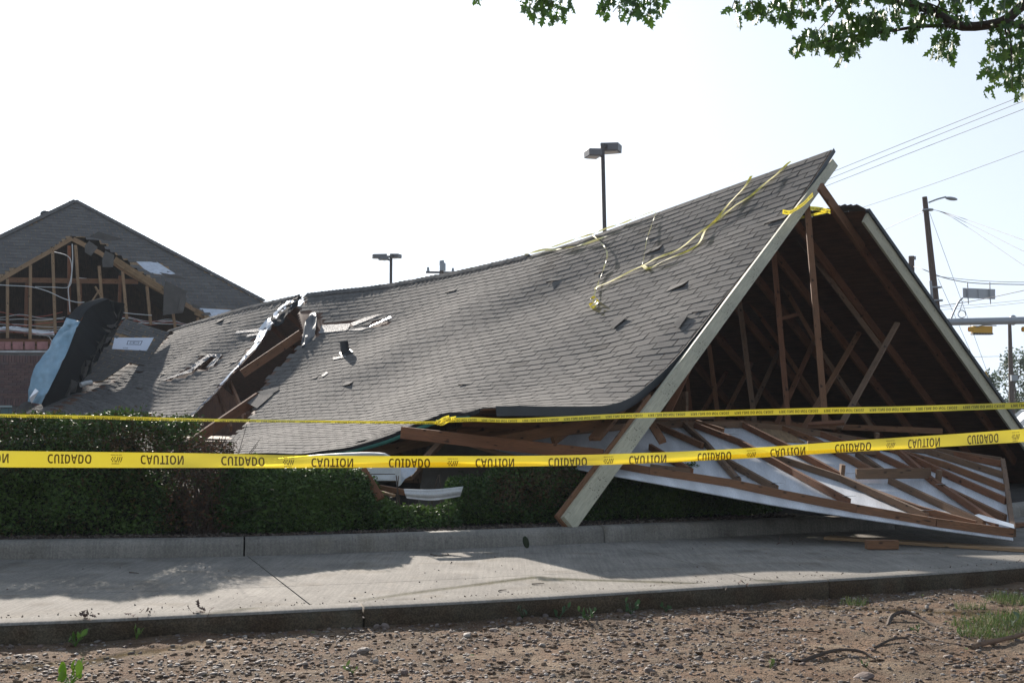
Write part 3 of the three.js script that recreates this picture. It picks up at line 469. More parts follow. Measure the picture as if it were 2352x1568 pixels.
// ---------------------------------------------------------------- inside the gash and loose roofing on top
{
  const inGash = [
    ['splintered rafter bridging the gash near its head', [556, 858, ZS(find1, 556, 858) + 0.12], [692, 766, ZS(find1, 692, 766) + 0.15], 0.06, 0.19, MAT.wood], ['lower rafter lying in the gash', [432, 1022, ZS(find1, 432, 1022) + 0.1], [592, 912, ZS(find1, 592, 912) + 0.12], 0.06, 0.2, MAT.woodRed],
    ['short stud standing deep inside the gash', [528, 880, ZS(find1, 528, 880) + 1.2], [562, 960, ZS(find1, 562, 960) + 1.4], 0.05, 0.14, MAT.wood], ['lower stud deep inside the gash', [500, 905, ZS(find1, 500, 905) + 1.8], [530, 985, ZS(find1, 530, 985) + 2], 0.05, 0.14, MAT.wood],
  ];
  for (const [l, a, b, w, h, m] of inGash) board(l, W(...a), W(...b), w, h, m, undefined, V(0, 1, 0), 'broken_rafter');
  solo('added_ceiling', polyGeo([V(-9.5, 0.85, -27), V(-3.2, 0.85, -20), V(4, 0.85, -25), V(-4, 0.85, -37)], 0.05), MAT.woodGrey, 'added brown ceiling boards keeping light out beyond the gash', 'ceiling');  // added to keep bounced light from rising into the gash
  solo('added_backdrop', polyGeo([V(-3.6, 0.1, -22.6), V(2.6, 0.1, -17.6), V(2.6, 1.7, -17.6), V(-3.6, 1.7, -22.6)], 0.08), MAT.woodGrey, 'added dark partition standing far back under the sagging roof', 'partition');  // added sheet standing in for the darkness under the eave
}
function draped(find, poly, lift, name, mat, parent, bump = 0.01, seed = 1) {      // a loose sheet lying on a slope
  const r = rng(seed), [a, b, c, d] = poly; return mesh(name, grid((s, t) => { const x = (a[0] * (1 - s) + b[0] * s) * (1 - t) + (d[0] * (1 - s) + c[0] * s) * t, y = (a[1] * (1 - s) + b[1] * s) * (1 - t) + (d[1] * (1 - s) + c[1] * s) * t, h = find(x, y); return h.p.addScaledVector(h.n, lift + bump * N16(x * 0.23 + seed, y * 0.31)); }, 10, 4, { thick: -0.003 }), mat, parent);
}
{
  const tar = matt({ color: lin(0.42, 0.42, 0.43), map: granTex, roughness: 0.7, bumpMap: granBump, bumpScale: 0.006 });
  // bared underlayment and glossy seal strips where tabs blew off
  draped(find1, [[868, 742], [898, 729], [902, 731], [846, 754]], 0.016, 'bare_underlay', MAT.foil, canopy, 0.012, 2); draped(find1, [[806, 743], [838, 731], [880, 722], [812, 750]], 0.013, 'bare_underlay', tar, canopy, 0.01, 3);
  draped(find1, [[738, 748], [806, 744], [800, 757], [736, 764]], 0.013, 'bare_underlay', tar, canopy, 0.01, 4); draped(find1, [[800, 760], [860, 748], [898, 735], [830, 760]], 0.016, 'seal_strip', tar, canopy, 0.006, 5);
  draped(find1, [[732, 762], [796, 756], [797, 760], [733, 767]], 0.016, 'seal_strip', tar, canopy, 0.006, 6); draped(find1, [[738, 864], [752, 854], [754, 859], [742, 867]], 0.018, 'seal_strip', tar, canopy, 0.004, 7);
  draped(find1, [[765, 822], [795, 818], [796, 822], [766, 828]], 0.02, 'seal_strip', tar, canopy, 0.004, 8);
  // white underlayment along the torn edge of the west section
  const edge = [[686, 690], [660, 714], [640, 734], [617, 757], [600, 787], [580, 817], [558, 843], [524, 883], [504, 912], [478, 949], [435, 982], [400, 1008]], r = rng(41);
  for (let i = 0; i < edge.length - 1; i++) { const [x0, y0] = edge[i], [x1, y1] = edge[i + 1], w0 = (i < 3 ? 18 : 11) + 9 * r(), w1 = (i < 3 ? 18 : 10) + 9 * r(); draped(find2, [[x0 - w0, y0 + 4], [x0 + 1, y0], [x1 + 1, y1], [x1 - w1, y1 + 3]], 0.016, 'torn_underlay', i % 3 === 2 ? MAT.poly : MAT.foil, westPart, 0.05, 50 + i); }
  draped(find2, [[545, 762], [625, 752], [622, 760], [540, 769]], 0.022, 'seal_strip', tar, westPart, 0.01, 70); draped(find2, [[570, 770], [615, 762], [612, 768], [566, 776]], 0.022, 'seal_strip', tar, westPart, 0.01, 71);
  draped(find2, [[436, 846], [478, 816], [484, 822], [448, 850]], 0.02, 'hole_frame', tar, westPart, 0.02, 72); draped(find2, [[478, 815], [511, 816], [500, 822], [474, 821]], 0.02, 'hole_frame', tar, westPart, 0.02, 73); draped(find2, [[500, 820], [511, 816], [490, 842], [474, 846]], 0.02, 'hole_frame', tar, westPart, 0.02, 74); draped(find2, [[400, 864], [446, 846], [440, 856], [366, 878]], 0.02, 'seal_strip', tar, westPart, 0.01, 75);
  // vent pipe with its flashing
  const v = thing('vent_pipe', 'short black vent pipe with dark flashing poking through the shingles', 'vent pipe'), h = find1(793, 812, 0.0), b = h.p;
  const pipe = new THREE.CylinderGeometry(0.085, 0.085, 0.24, 20, 1, true); pipe.translate(0, 0.12, 0); const pm = mesh('pipe', pipe, MAT.black, v); pm.position.copy(b); pm.quaternion.setFromUnitVectors(V(0, 1, 0), V(-0.15, 1, -0.1).normalize());
  const q = [[780, 812], [806, 804], [812, 810], [786, 820]].map(([x, y]) => find1(x, y, 0.024).p); mesh('flashing', polyGeo(q, 0.004), MAT.drip, v);
  // crumpled felt and flaps at the head of the gash
  const crumple = (label, pts, mat, seed, name = 'torn_membrane') => { const c = V(0, 0, 0); const P = pts.map(([x, y, o]) => W(x, y, ZS(x < 690 ? find2 : find1, x, y) - o)); P.forEach(p => c.add(p)); c.multiplyScalar(1 / P.length); solo(name, grid((s, t) => { const n = P.length / 2, k = s * (n - 1), i = Math.min(n - 2, Math.floor(k)), f = k - i, a = P[i].clone().lerp(P[i + 1], f), z = P[P.length - 1 - i].clone().lerp(P[P.length - 2 - i], f); return a.lerp(z, t).add(V(0, 0.08 * (N16(s * 7 + seed, t * 5) - 0.5), 0.14 * (N16(s * 6, t * 6 + seed) - 0.5))); }, 14, 8, { thick: 0.006 }), mat, label, 'membrane'); };
  crumple('crumpled dark membrane bunched at the head of the gash', [[618, 742, 0.12], [630, 716, 0.16], [655, 704, 0.16], [682, 690, 0.1], [684, 700, 0.14], [660, 722, 0.22], [648, 744, 0.2], [632, 748, 0.15]], MAT.felt, 3);
  crumple('grey membrane flap folded over the upper edge of the gash', [[690, 790, 0.08], [700, 745, 0.1], [712, 722, 0.14], [726, 716, 0.12], [728, 742, 0.12], [722, 772, 0.1], [704, 796, 0.08], [694, 798, 0.06]], MAT.drip, 8);
  crumple('dark torn felt flap curling over the ridge beside the gash', [[652, 694, 0.06], [668, 685, 0.08], [684, 677, 0.08], [689, 676, 0.06], [689, 686, 0.1], [682, 694, 0.12], [672, 699, 0.12], [656, 702, 0.1]], MAT.felt, 12);
  const shTag = (label, pts, seed) => solo('loose_shingle', polyGeo(pts.map(([x, y, o]) => W(x, y, ZS(find1, x, y) - o)), 0.008), MAT.shingle[seed % 4], label, 'shingle');
  shTag('loose shingle flap bent over the lower rafter in the gash', [[566, 925, 0.12], [606, 896, 0.1], [628, 905, 0.08], [590, 938, 0.1]], 1); shTag('second loose shingle flap above the bent one at the gash', [[590, 900, 0.12], [640, 888, 0.1], [640, 896, 0.08], [612, 912, 0.1]], 3);
  // lifted tabs on the near slope
  for (const [x, y, dx, dy, l] of [[1415, 738, 26, -16, 'raised shingle tab casting a small shadow low on the roof'], [1560, 737, 20, -24, 'lifted shingle tab near the gable edge of the roof']]) { const a = find1(x - dx / 2, y - dy / 2, 0.03), b = find1(x + dx / 2, y + dy / 2, 0.03), c = find1(x + dx / 2 + 14, y + dy / 2 + 4, 0.035), d = find1(x - dx / 2 + 10, y - dy / 2 + 12, 0.03); solo('lifted_shingle', polyGeo([a.p, b.p, c.p, d.p], 0.008), MAT.shingle[1], l, 'shingle'); }
}
// ---------------------------------------------------------------- the standing building behind
const house = thing('brick_building', 'brick building with a torn-open gable and grey shingled roof', 'building');
{
  const wallDir = V(0.86, 0, -0.51), w0 = W(0, 800, 39.0);                                  // the gable wall runs away to the east
  const onWall = (x, y) => { const a = (x - PW / 2) / FOC, b = (PH / 2 - y) / FOC, d = V(a, b * CT + ST, b * ST - CT), n = V(wallDir.z, 0, -wallDir.x), o = V(0, EYE, 0), t = w0.clone().sub(o).dot(n) / d.dot(n); return o.addScaledVector(d, t); };
  const nrm = V(-wallDir.z, 0, wallDir.x).normalize(); if (nrm.z < 0) nrm.negate();         // towards the viewer
  const inn = (p, k) => p.clone().addScaledVector(nrm, -k);
  // roof face, laid through the torn valley lines
  const A = inn(onWall(-140, 722), 0), C = onWall(500, 722), K = inn(onWall(166, 540), 4.2);
  const pn = C.clone().sub(A).cross(K.clone().sub(A)).normalize();
  const onRoof = (x, y) => { const a = (x - PW / 2) / FOC, b = (PH / 2 - y) / FOC, d = V(a, b * CT + ST, b * ST - CT), o = V(0, EYE, 0), t = A.clone().sub(o).dot(pn) / d.dot(pn); return o.addScaledVector(d, t); };
  const apex = onRoof(170, 463), le = onRoof(-190, 638), re = onRoof(602, 697), roof = new THREE.Group(); roof.name = 'roof'; house.add(roof);
  const un = pn.clone(); if (un.y < 0) un.negate();
  const along = C.clone().sub(A).projectOnPlane(V(0, 1, 0)).projectOnPlane(un).normalize(), upS = un.clone().cross(along); if (upS.y < 0) upS.negate();
  const org = onRoof(-260, 800), SW = 27, SH = apex.clone().sub(org).dot(upS) + 0.05;
  const SR = (s, v) => org.clone().addScaledVector(along, s * SW).addScaledVector(upS, SH * (1 - v)).addScaledVector(un, 0.02 * (N16(s * 40, v * 30) - 0.5));
  const roofPoly = [[-240, 660], [0, 546], [172, 462], [400, 583], [560, 668], [604, 692], [640, 704], [640, 790], [486, 738], [420, 694], [344, 640], [300, 606], [262, 578], [225, 552], [166, 542], [130, 560], [70, 596], [0, 636], [-240, 770]];
  const bareB = [[312, 601], [360, 602], [402, 629], [380, 632], [348, 628], [330, 618]], bareC = [[456, 708], [532, 712], [486, 730]];
  mesh('deck', grid((a, b) => SR(a, b), 130, 90, { thick: -0.02, keep: p => inside(roofPoly, ...proj(p)) }), MAT.osb, roof);
  layTabs(SR, { courses: 46, tab: 0.36, seed: 24, parent: roof, mats: MAT.shingleFar, top: 300, curl: 0.01, keep: (x, y) => inside(roofPoly, x, y) && !inside(bareB, x, y) && !inside(bareC, x, y) });
  const put = (x, y, k = 0.02) => onRoof(x, y).addScaledVector(un, k);
  mesh('underlay', polyGeo(bareB.map(([x, y]) => put(x, y, 0.008)), 0.003), MAT.poly, roof); mesh('underlay', polyGeo(bareC.map(([x, y]) => put(x, y, 0.008)), 0.003), MAT.poly, roof);
  const capRun = (a, b) => { const n = Math.round(a.distanceTo(b) / 0.22); for (let i = 0; i < n; i++) { const p = a.clone().lerp(b, i / n), q = a.clone().lerp(b, (i + 1.15) / n); mesh('hip_cap', boxGeo(p.clone().addScaledVector(un, 0.045), q.addScaledVector(un, 0.03), 0.2, 0.02, un), MAT.shingleFar[i % 4], roof); } };
  capRun(put(172, 463), put(0, 546)); capRun(put(172, 463), put(604, 693)); capRun(put(0, 546), put(-240, 661));
  // other faces, so that the roof is a solid
  const peakBack = inn(apex, 15);
  mesh('rear_face', polyGeo([onRoof(172, 464), onRoof(604, 694), inn(onRoof(604, 694), 17).add(V(0, -0.4, 0)), peakBack], 0.05), MAT.shingleFar[1], roof); mesh('rear_face', polyGeo([onRoof(170, 464), onRoof(-240, 662), inn(onRoof(-240, 662), 17), peakBack], 0.05), MAT.shingleFar[1], roof);
  // loose shingle pieces hanging at the torn edge
  const hang = [[[200, 546], [222, 534], [240, 540], [278, 552], [246, 556]], [[190, 566], [200, 556], [220, 570], [204, 590], [190, 582]], [[228, 600], [236, 578], [256, 588], [254, 616], [230, 616]], [[358, 628], [404, 636], [420, 644], [376, 640]], [[368, 664], [372, 648], [420, 672], [412, 720], [366, 726]], [[404, 690], [420, 686], [412, 716], [398, 716]], [[430, 700], [452, 708], [446, 712], [432, 708]]];
  hang.forEach((p, i) => mesh('hanging_shingles', polyGeo(p.map(([x, y]) => inn(onWall(x, y), -0.25 - 0.05 * i)), 0.01), MAT.shingleFar[(i + 1) % 4], roof));
  // torn gable framing
  const frame = new THREE.Group(); frame.name = 'gable_frame'; house.add(frame);
  const raft = (pts, w, m, k = 0.1) => { for (let i = 0; i < pts.length - 1; i++) mesh('rafter', boxGeo(inn(onWall(...pts[i]), k), inn(onWall(...pts[i + 1]), k), 0.04, w, V(0, 1, 0)), m, frame); };
  raft([[-140, 706], [0, 642], [76, 598], [122, 572], [166, 546]], 0.14, MAT.woodPale); raft([[168, 548], [230, 580], [292, 624], [360, 662], [420, 694], [480, 730], [520, 748]], 0.16, MAT.woodPale); raft([[262, 596], [330, 640], [372, 664]], 0.24, MAT.osb, 0.02); raft([[448, 716], [520, 752]], 0.2, MAT.osb, 0.02);
  const studs = [[17, 640, 17, 776], [70, 608, 69, 780], [121, 578, 127, 762], [174, 562, 183, 706], [228, 610, 236, 706], [282, 622, 292, 732], [338, 656, 347, 745], [398, 716, 404, 758], [455, 728, 460, 764], [-40, 668, -42, 776], [-98, 694, -100, 776]];
  for (const [x0, y0, x1, y1] of studs) mesh('stud', boxGeo(inn(onWall(x0, y0), 0.1), inn(onWall(x1, y1), 0.1), 0.09, 0.085, nrm), MAT.woodPale, frame);
  for (const [x0, y0, x1, y1, k] of [[164, 560, 164, 720, 0.5], [190, 640, 194, 770, 0.6], [66, 636, 62, 770, 0.5], [282, 630, 280, 745, 0.5]]) mesh('stud', boxGeo(inn(onWall(x0, y0), k), inn(onWall(x1, y1), k), 0.1, 0.09, nrm), MAT.woodRed, frame);
  mesh('collar_beam', boxGeo(inn(onWall(20, 641), 0.25), inn(onWall(320, 645), 0.25), 0.05, 0.17, V(0, 1, 0)), MAT.wood, frame);
  mesh('bottom_plate', boxGeo(inn(onWall(-140, 781), 0.1), inn(onWall(300, 783), 0.1), 0.12, 0.11, V(0, 1, 0)), MAT.woodRed, frame); mesh('bottom_plate', boxGeo(inn(onWall(-140, 760), 0.9), inn(onWall(220, 760), 0.9), 0.12, 0.09, V(0, 1, 0)), MAT.wood, frame);
  mesh('brace', boxGeo(inn(onWall(212, 660), -0.4), inn(onWall(228, 690), -0.4), 0.04, 0.16, nrm), MAT.woodPale, frame); mesh('brace', boxGeo(inn(onWall(222, 668), -0.4), inn(onWall(206, 692), -0.4), 0.04, 0.12, nrm), MAT.woodPale, frame);
  // attic void: floor, back and ends
  const shadedWood = std({ color: lin(0.12, 0.075, 0.05), map: plyTex }); const attic = new THREE.Group(); attic.name = 'attic'; house.add(attic);  // attic shade put into a darker wood colour
  const bl = onWall(-160, 790), br = onWall(560, 790);
  mesh('floor', polyGeo([bl, br, inn(br, 12.1), inn(bl, 12.1)], 0.05), shadedWood, attic); const onBack = (x, y, k) => { const a = (x - PW / 2) / FOC, b = (PH / 2 - y) / FOC, d = V(a, b * CT + ST, b * ST - CT), n = V(wallDir.z, 0, -wallDir.x), o = V(0, EYE, 0), t = inn(w0, k).sub(o).dot(n) / d.dot(n); return o.addScaledVector(d, t); };
  mesh('back', polyGeo([[-180, 805], [580, 805], [520, 722], [340, 625], [168, 520], [0, 612], [-180, 700]].map(([x, y]) => onBack(x, y, 12)), 0.02), shadedWood, attic); mesh('end', polyGeo([br, inn(br, 12), inn(br, 12).add(V(0, 0.5, 0)), br.clone().add(V(0, 0.3, 0))], 0.02), shadedWood, attic);
  mesh('end', polyGeo([bl, inn(bl, 12), inn(bl, 12).add(V(0, 2.2, 0)), bl.clone().add(V(0, 1.2, 0))], 0.02), shadedWood, attic); mesh('carton', boxGeo(inn(onWall(98, 738), 1.6), inn(onWall(140, 738), 1.6), 0.4, 0.36, V(0, 1, 0)), MAT.osb, attic);
  const duct = mesh('duct', tube([[-60, 752], [-10, 756], [30, 754], [62, 758], [84, 762], [128, 766]].map(([x, y]) => inn(onWall(x, y), 0.45)), 0.10, 10, 40), MAT.foil, attic);
  { const p = duct.geometry.attributes.position, r = rng(9); for (let i = 0; i < p.count; i++) p.setXYZ(i, p.getX(i) + 0.03 * (r() - 0.5), p.getY(i) + 0.03 * (r() - 0.5), p.getZ(i) + 0.03 * (r() - 0.5)); duct.geometry.computeVertexNormals(); }
  const wires = new THREE.Group(); wires.name = 'wiring'; house.add(wires); const wr = rng(77);
  const cable = (pts, r, m, k = 0.2) => mesh('cable', tube(pts.map(([x, y]) => inn(onWall(x, y), k)), r, 5, 24), m, wires), wm = std({ color: lin(0.62, 0.62, 0.6), roughness: 0.5 }), wo = std({ color: lin(0.5, 0.1, 0.05), roughness: 0.5 });
  cable([[-40, 652], [20, 656], [70, 659], [110, 670], [145, 686], [180, 695], [192, 694]], 0.016, wm, -0.05); cable([[124, 578], [150, 585], [160, 592], [164, 640], [158, 658], [120, 659], [80, 658]], 0.014, wm, 0.05); cable([[165, 560], [166, 600], [162, 640], [156, 662], [158, 690], [160, 716]], 0.018, wm, 0.0);
  cable([[182, 636], [230, 640], [260, 640]], 0.012, wm, 0.3); cable([[272, 716], [300, 720], [348, 724]], 0.014, wm, 0.0); cable([[290, 740], [340, 742], [402, 744], [430, 746]], 0.012, wm, 0.1); cable([[80, 768], [108, 772], [118, 786]], 0.014, wm, -0.1);
  for (let i = 0; i < 7; i++) { const y = 712 + i * 7; cable([[-60, y - 8 + wr() * 8], [0, y + wr() * 10], [50, y + 14 * wr()], [100, y + 8 + wr() * 8], [150, y + 12 * wr()]], 0.011, i % 3 === 0 ? wo : wm, 0.1 + wr() * 0.6); }
  for (let i = 0; i < 5; i++) cable([[262, 726 + 4 * i], [300, 722 + wr() * 16], [346, 730 + wr() * 14], [400, 730 + wr() * 16], [440, 744]], 0.010, i % 2 ? wo : wm, 0.2 + wr() * 0.5);
  // insulation between the cripple studs, white flashing, brick wall
  const batt = std({ color: lin(0.62, 0.30, 0.28), map: fineTex, roughness: 1 }), ins = new THREE.Group(); ins.name = 'insulation'; house.add(ins);
  for (const [x0, x1] of [[-60, -26], [-22, 8], [10, 23], [28, 51], [56, 78], [84, 108], [114, 140], [146, 172]]) { const a = onWall(x0, 785), b = onWall(x1, 785), c = onWall(x1, 803), d = onWall(x0, 803); mesh('batt', grid((s, t) => a.clone().lerp(b, s).lerp(d.clone().lerp(c, s), t).addScaledVector(nrm, 0.05 * Math.sin(Math.PI * s) + 0.02 * N16(s * 5 + x0, t * 5)), 8, 5, { thick: 0.02 }), batt, ins); }
  mesh('backing', polyGeo([[-140, 783], [300, 783], [300, 806], [-140, 806]].map(([x, y]) => inn(onWall(x, y), 0.04)), 0.03), MAT.woodRed, ins);
  const wall = new THREE.Group(); wall.name = 'wall'; house.add(wall);
  mesh('flashing', boxGeo(onWall(-140, 807), onWall(240, 807), 0.06, 0.07, V(0, 1, 0)), MAT.gutter, wall);
  const br0 = onWall(-140, 810).addScaledVector(nrm, 0.02), yTop = br0.y, len = onWall(330, 810).distanceTo(onWall(-140, 810)), bt = tex(128, 128, (u, v) => { const g = 0.8 + 0.3 * (fbm(u, v) - 0.5) + 0.12 * (grain() - 0.5); return [g, g, g]; }, { size: 0.3 });
  const bm = [[0.30, 0.18, 0.16], [0.25, 0.15, 0.14], [0.34, 0.205, 0.18], [0.27, 0.18, 0.172]].map(c => std({ color: lin(...c), map: bt, roughness: 0.95 })), r = rng(8), quat = new THREE.Quaternion().setFromUnitVectors(V(1, 0, 0), wallDir.clone().normalize());
  const run = new RoundedBoxGeometry(0.243, 0.072, 0.06, 1, 0.004), sold = new RoundedBoxGeometry(0.072, 0.243, 0.06, 1, 0.004);
  const brick = (g, d, y) => { const b = mesh('brick', g, bm[Math.floor(r() * 4)], wall); b.position.copy(br0).addScaledVector(wallDir.clone().normalize(), d).addScaledVector(nrm, -0.03 + 0.004 * r()); b.position.y = y; b.quaternion.copy(quat); };
  const off = onWall(-10, 810).distanceTo(br0);
  for (let d = off; d < off + 3.2; d += 0.085) brick(sold, d, yTop - 0.14);
  for (let j = 0; j < 14; j++) for (let d = off + (j % 2) * 0.128; d < off + 3.0 - j * 0.06; d += 0.256) brick(run, d, yTop - 0.31 - j * 0.085);
  const yb = yTop - 0.31 - 14 * 0.085 - 0.09; for (let d = off; d < off + 1.9; d += 0.085) brick(sold, d, yb);
  mesh('mortar', polyGeo([inn(onWall(-140, 810), 0.02).setY(-0.1), inn(onWall(330, 810), 0.02).setY(-0.1), inn(onWall(330, 810), 0.02), inn(onWall(-140, 810), 0.02)], 0.15), std({ color: lin(0.24, 0.225, 0.21), map: fineTex, roughness: 1 }), wall);
  mesh('sheathing', polyGeo([inn(onWall(330, 770), 0.1).setY(-0.1), inn(onWall(660, 770), 0.1).setY(-0.1), inn(onWall(660, 770), 0.1), inn(onWall(330, 770), 0.1)], 0.05), MAT.ply, wall);
  const win = mesh('window_head', boxGeo(onWall(-60, 933).addScaledVector(nrm, 0.04), onWall(26, 933).addScaledVector(nrm, 0.04), 0.05, 0.06, V(0, 1, 0)), std({ color: lin(0.42, 0.5, 0.47), roughness: 0.6 }), wall);
  mesh('window_pane', polyGeo([[-60, 937], [26, 937], [26, 990], [-60, 990]].map(([x, y]) => onWall(x, y).addScaledVector(nrm, 0.01)), 0.01), std({ color: lin(0.12, 0.2, 0.2), roughness: 0.1 }), wall);
  // turbine vent behind the ridge
  const vent = new THREE.Group(); vent.name = 'roof_vent'; house.add(vent); const vp = inn(onRoof(112, 491), 0.8); vp.y += 0.1;
  const prof = []; for (let i = 0; i <= 10; i++) { const a = i / 10 * Math.PI; prof.push(new THREE.Vector2(0.02 + 0.20 * Math.sin(a), -0.16 * Math.cos(a))); } const vb = mesh('turbine', new THREE.LatheGeometry(prof, 18), MAT.drip, vent); vb.position.copy(vp); const vs = mesh('collar', new THREE.CylinderGeometry(0.13, 0.15, 0.5, 14), MAT.drip, vent); vs.position.copy(vp).add(V(0, -0.35, 0));
}
// broken pieces between the building and the wavy section
{
  const quad = (a, b, c, d) => { const [A, B, C, D] = [a, b, c, d].map(t => W(...t)); return (s, v) => A.clone().lerp(B, s).lerp(D.clone().lerp(C, s), v); };
  const pA = thing('broken_roof_piece', 'broken roof piece showing printed white underlayment beside the torn flap', 'roof piece');
  const SA = quad([286, 732, 32.0], [388, 764, 32.4], [330, 842, 30.6], [226, 812, 30.2]), fA = finder(SA, 30, 30);
  mesh('deck', grid((a, b) => SA(a, b), 10, 10, { thick: -0.02 }), MAT.osb, pA);
  const und = [[254, 798], [262, 780], [276, 764], [306, 774], [316, 767], [352, 778], [346, 790], [334, 800], [316, 798], [290, 810], [256, 800]];
  layTabs(SA, { courses: 15, tab: 0.33, seed: 81, parent: pA, top: 80, curl: 0.05, keep: (x, y) => !inside(und, x, y) });
  const c = document.createElement('canvas'); c.width = 512; c.height = 256; const g = c.getContext('2d'); g.fillStyle = '#d3d8e2'; g.fillRect(0, 0, 512, 256); g.strokeStyle = '#6f7480'; g.lineWidth = 12; g.strokeRect(190, 70, 190, 76); g.lineWidth = 9; g.strokeRect(225, 92, 120, 32); g.fillStyle = '#6f7480'; g.font = 'bold 40px sans-serif'; g.save(); g.translate(150, 236); g.fillText('U20', 0, 0); g.restore(); g.fillRect(270, 92, 14, 32);
  const ct = new THREE.CanvasTexture(c); ct.colorSpace = THREE.SRGBColorSpace;
  const q = [[262, 776], [352, 776], [336, 806], [256, 802]].map(([x, y]) => fA(x, y, 0.012).p); mesh('printed_underlay', grid((s, t) => q[0].clone().lerp(q[1], s).lerp(q[3].clone().lerp(q[2], s), t), 6, 4, { thick: -0.003, uvs: (a, b) => [a, 1 - b] }), std({ color: 0xffffff, map: ct, roughness: 0.6 }), pA);
  const pB = thing('broken_roof_piece', 'tilted shingled fragment lying just below the printed underlayment', 'roof piece');
  const SB = quad([232, 808, 30.0], [298, 832, 30.3], [236, 874, 29.3], [144, 884, 28.6]); mesh('deck', grid((a, b) => SB(a, b), 8, 8, { thick: -0.02 }), MAT.osb, pB); layTabs(SB, { courses: 10, tab: 0.33, seed: 82, parent: pB, top: 60, curl: 0.05, keep: () => true });
  // the rolled-up flap of torn roofing
  const flap = thing('torn_roof_flap', 'rolled-up torn roof flap with pale blue underlayment and black felt', 'roof flap');
  const L1 = [[62, 922, 27.6], [72, 866, 27.8], [108, 800, 28.4], [140, 752, 28.9], [160, 722, 29.2], [188, 698, 29.5], [232, 684, 29.8]].map(t => W(...t)), L2 = [[94, 928, 27.3], [118, 882, 27.4], [154, 808, 28.0], [176, 754, 28.5], [186, 732, 28.8], [206, 706, 29.2], [248, 686, 29.7]].map(t => W(...t)), L3 = [[110, 934, 27.6], [170, 880, 28.5], [214, 812, 29.6], [246, 762, 30.4], [262, 738, 30.6], [268, 716, 30.5], [262, 700, 30.3]].map(t => W(...t));
  const c1 = curve(L1), c2 = curve(L2), c3 = curve(L3);
  mesh('underlayment', grid((s, t) => c1.getPoint(s * 0.62).lerp(c2.getPoint(s * 0.62), t).add(V(0, 0, 0.22 * (N16(s * 11, t * 4) - 0.5) + 0.08 * (N64(s * 23, t * 9) - 0.5))), 24, 6, { thick: 0.004 }), std({ color: lin(0.32, 0.51, 0.63), map: fineTex, roughness: 0.6 }), flap);  // blue underlayment, its blue deepened for the sky it reflects in shade
  mesh('felt', grid((s, t) => c1.getPoint(0.62 + 0.38 * s).lerp(c2.getPoint(0.62 + 0.38 * s), t), 10, 4, { thick: 0.004 }), MAT.felt, flap);
  const SF = (s, t) => c2.getPoint(s).lerp(c3.getPoint(s), t).add(V(0, -0.45 * Math.sin(Math.PI * t), -0.5 * Math.sin(Math.PI * t))).add(V(t * t * 0.5 * (N64(s * 31, 1) - 0.5), t * t * 0.5 * (N64(s * 37, 5) - 0.5), 0.12 * (N16(s * 9, t * 7) - 0.5)));
  mesh('felt', grid((s, t) => SF(s, t), 30, 12, { thick: 0.006 }), MAT.felt, flap);
  layTabs((s, v) => SF(0.9 - 0.8 * v, 0.98 - 0.84 * s).add(V(-0.02, 0.03, 0.10)), { courses: 20, tab: 0.3, seed: 83, parent: flap, mats: [MAT.shingle[0], MAT.shingle[1], MAT.shingleDark], top: 120, curl: 0.3, thick: 0.03, keep: (x, y, s, v) => N16(s * 9 + 2, v * 9) > 0.28 });
  const crk = [[66, 914, 27.2], [80, 892, 27.2], [88, 898, 27.1], [72, 926, 27.2]]; mesh('foil_scrap', polyGeo(crk.map(t => W(...t)), 0.004), MAT.foil, flap);
  solo('felt_heap', grid((s, t) => W(24 + 90 * s, 960 - (4 + 34 * Math.sin(Math.PI * Math.min(1, s * 1.2))) * t, 27.5 + t * 1.2), 12, 4, { thick: 0.02 }), MAT.felt, 'black felt heap at the foot of the rolled flap, above the hedge', 'felt');
  board('pale strip of lumber poking out below the shingled fragment', W(118, 918, 28.4), W(166, 890, 28.9), 0.04, 0.07, MAT.woodPale, undefined, undefined, 'lumber_strip');
  solo('metal_canister', tube([W(184, 884, 28.3), W(196, 880, 28.4), W(210, 878, 28.5)], 0.06, 10, 6), MAT.gutter, 'small white crushed metal cap below the shingled fragment', 'metal cap');
}
// ---------------------------------------------------------------- barrier tapes
function canvasTex(w, h, draw) { const c = document.createElement('canvas'); c.width = w; c.height = h; draw(c.getContext('2d'), w, h); const t = new THREE.CanvasTexture(c); t.colorSpace = THREE.SRGBColorSpace; t.wrapS = THREE.RepeatWrapping; t.magFilter = THREE.LinearFilter; t.anisotropy = 8; return t; }
const YELLOW = '#fdea4a', INK = '#5b4a12';
function fit(g, s, x, y, w, h) { g.save(); g.font = 'bold 100px sans-serif'; g.textBaseline = 'alphabetic'; const m = g.measureText(s).width; g.translate(x, y); g.scale(w / m, -h / 74); g.fillText(s, 0, 0); g.restore(); }   // printed side turned over: letters stand on their heads
const cautionTex = canvasTex(2048, 200, (g, w, h) => {
  g.fillStyle = YELLOW; g.fillRect(0, 0, w, h); g.fillStyle = INK;
  fit(g, 'CUIDADO', 20, 34, 530, 116); fit(g, 'CAUTION', 1110, 34, 530, 116);
  const x = 765; fit(g, 'MADE IN USA', x, 28, 130, 14); fit(g, 'Empire', x + 10, 136, 90, 20);
  for (let i = 0; i < 4; i++) for (let j = 0; j < 3; j++) if ((i + j) % 2) g.fillRect(x + i * 14, 58 + j * 22, 13, 20);
  g.lineWidth = 11; g.strokeStyle = INK; for (let i = 0; i < 3; i++) { g.beginPath(); g.moveTo(x + 62 + i * 24, 124); g.lineTo(x + 84 + i * 24, 58); g.stroke(); }
});
const fireTex = canvasTex(1024, 180, (g, w, h) => { g.fillStyle = YELLOW; g.fillRect(0, 0, w, h); g.fillStyle = '#22200c'; fit(g, 'FIRE LINE DO NOT CROSS', 40, 50, 900, 84); });
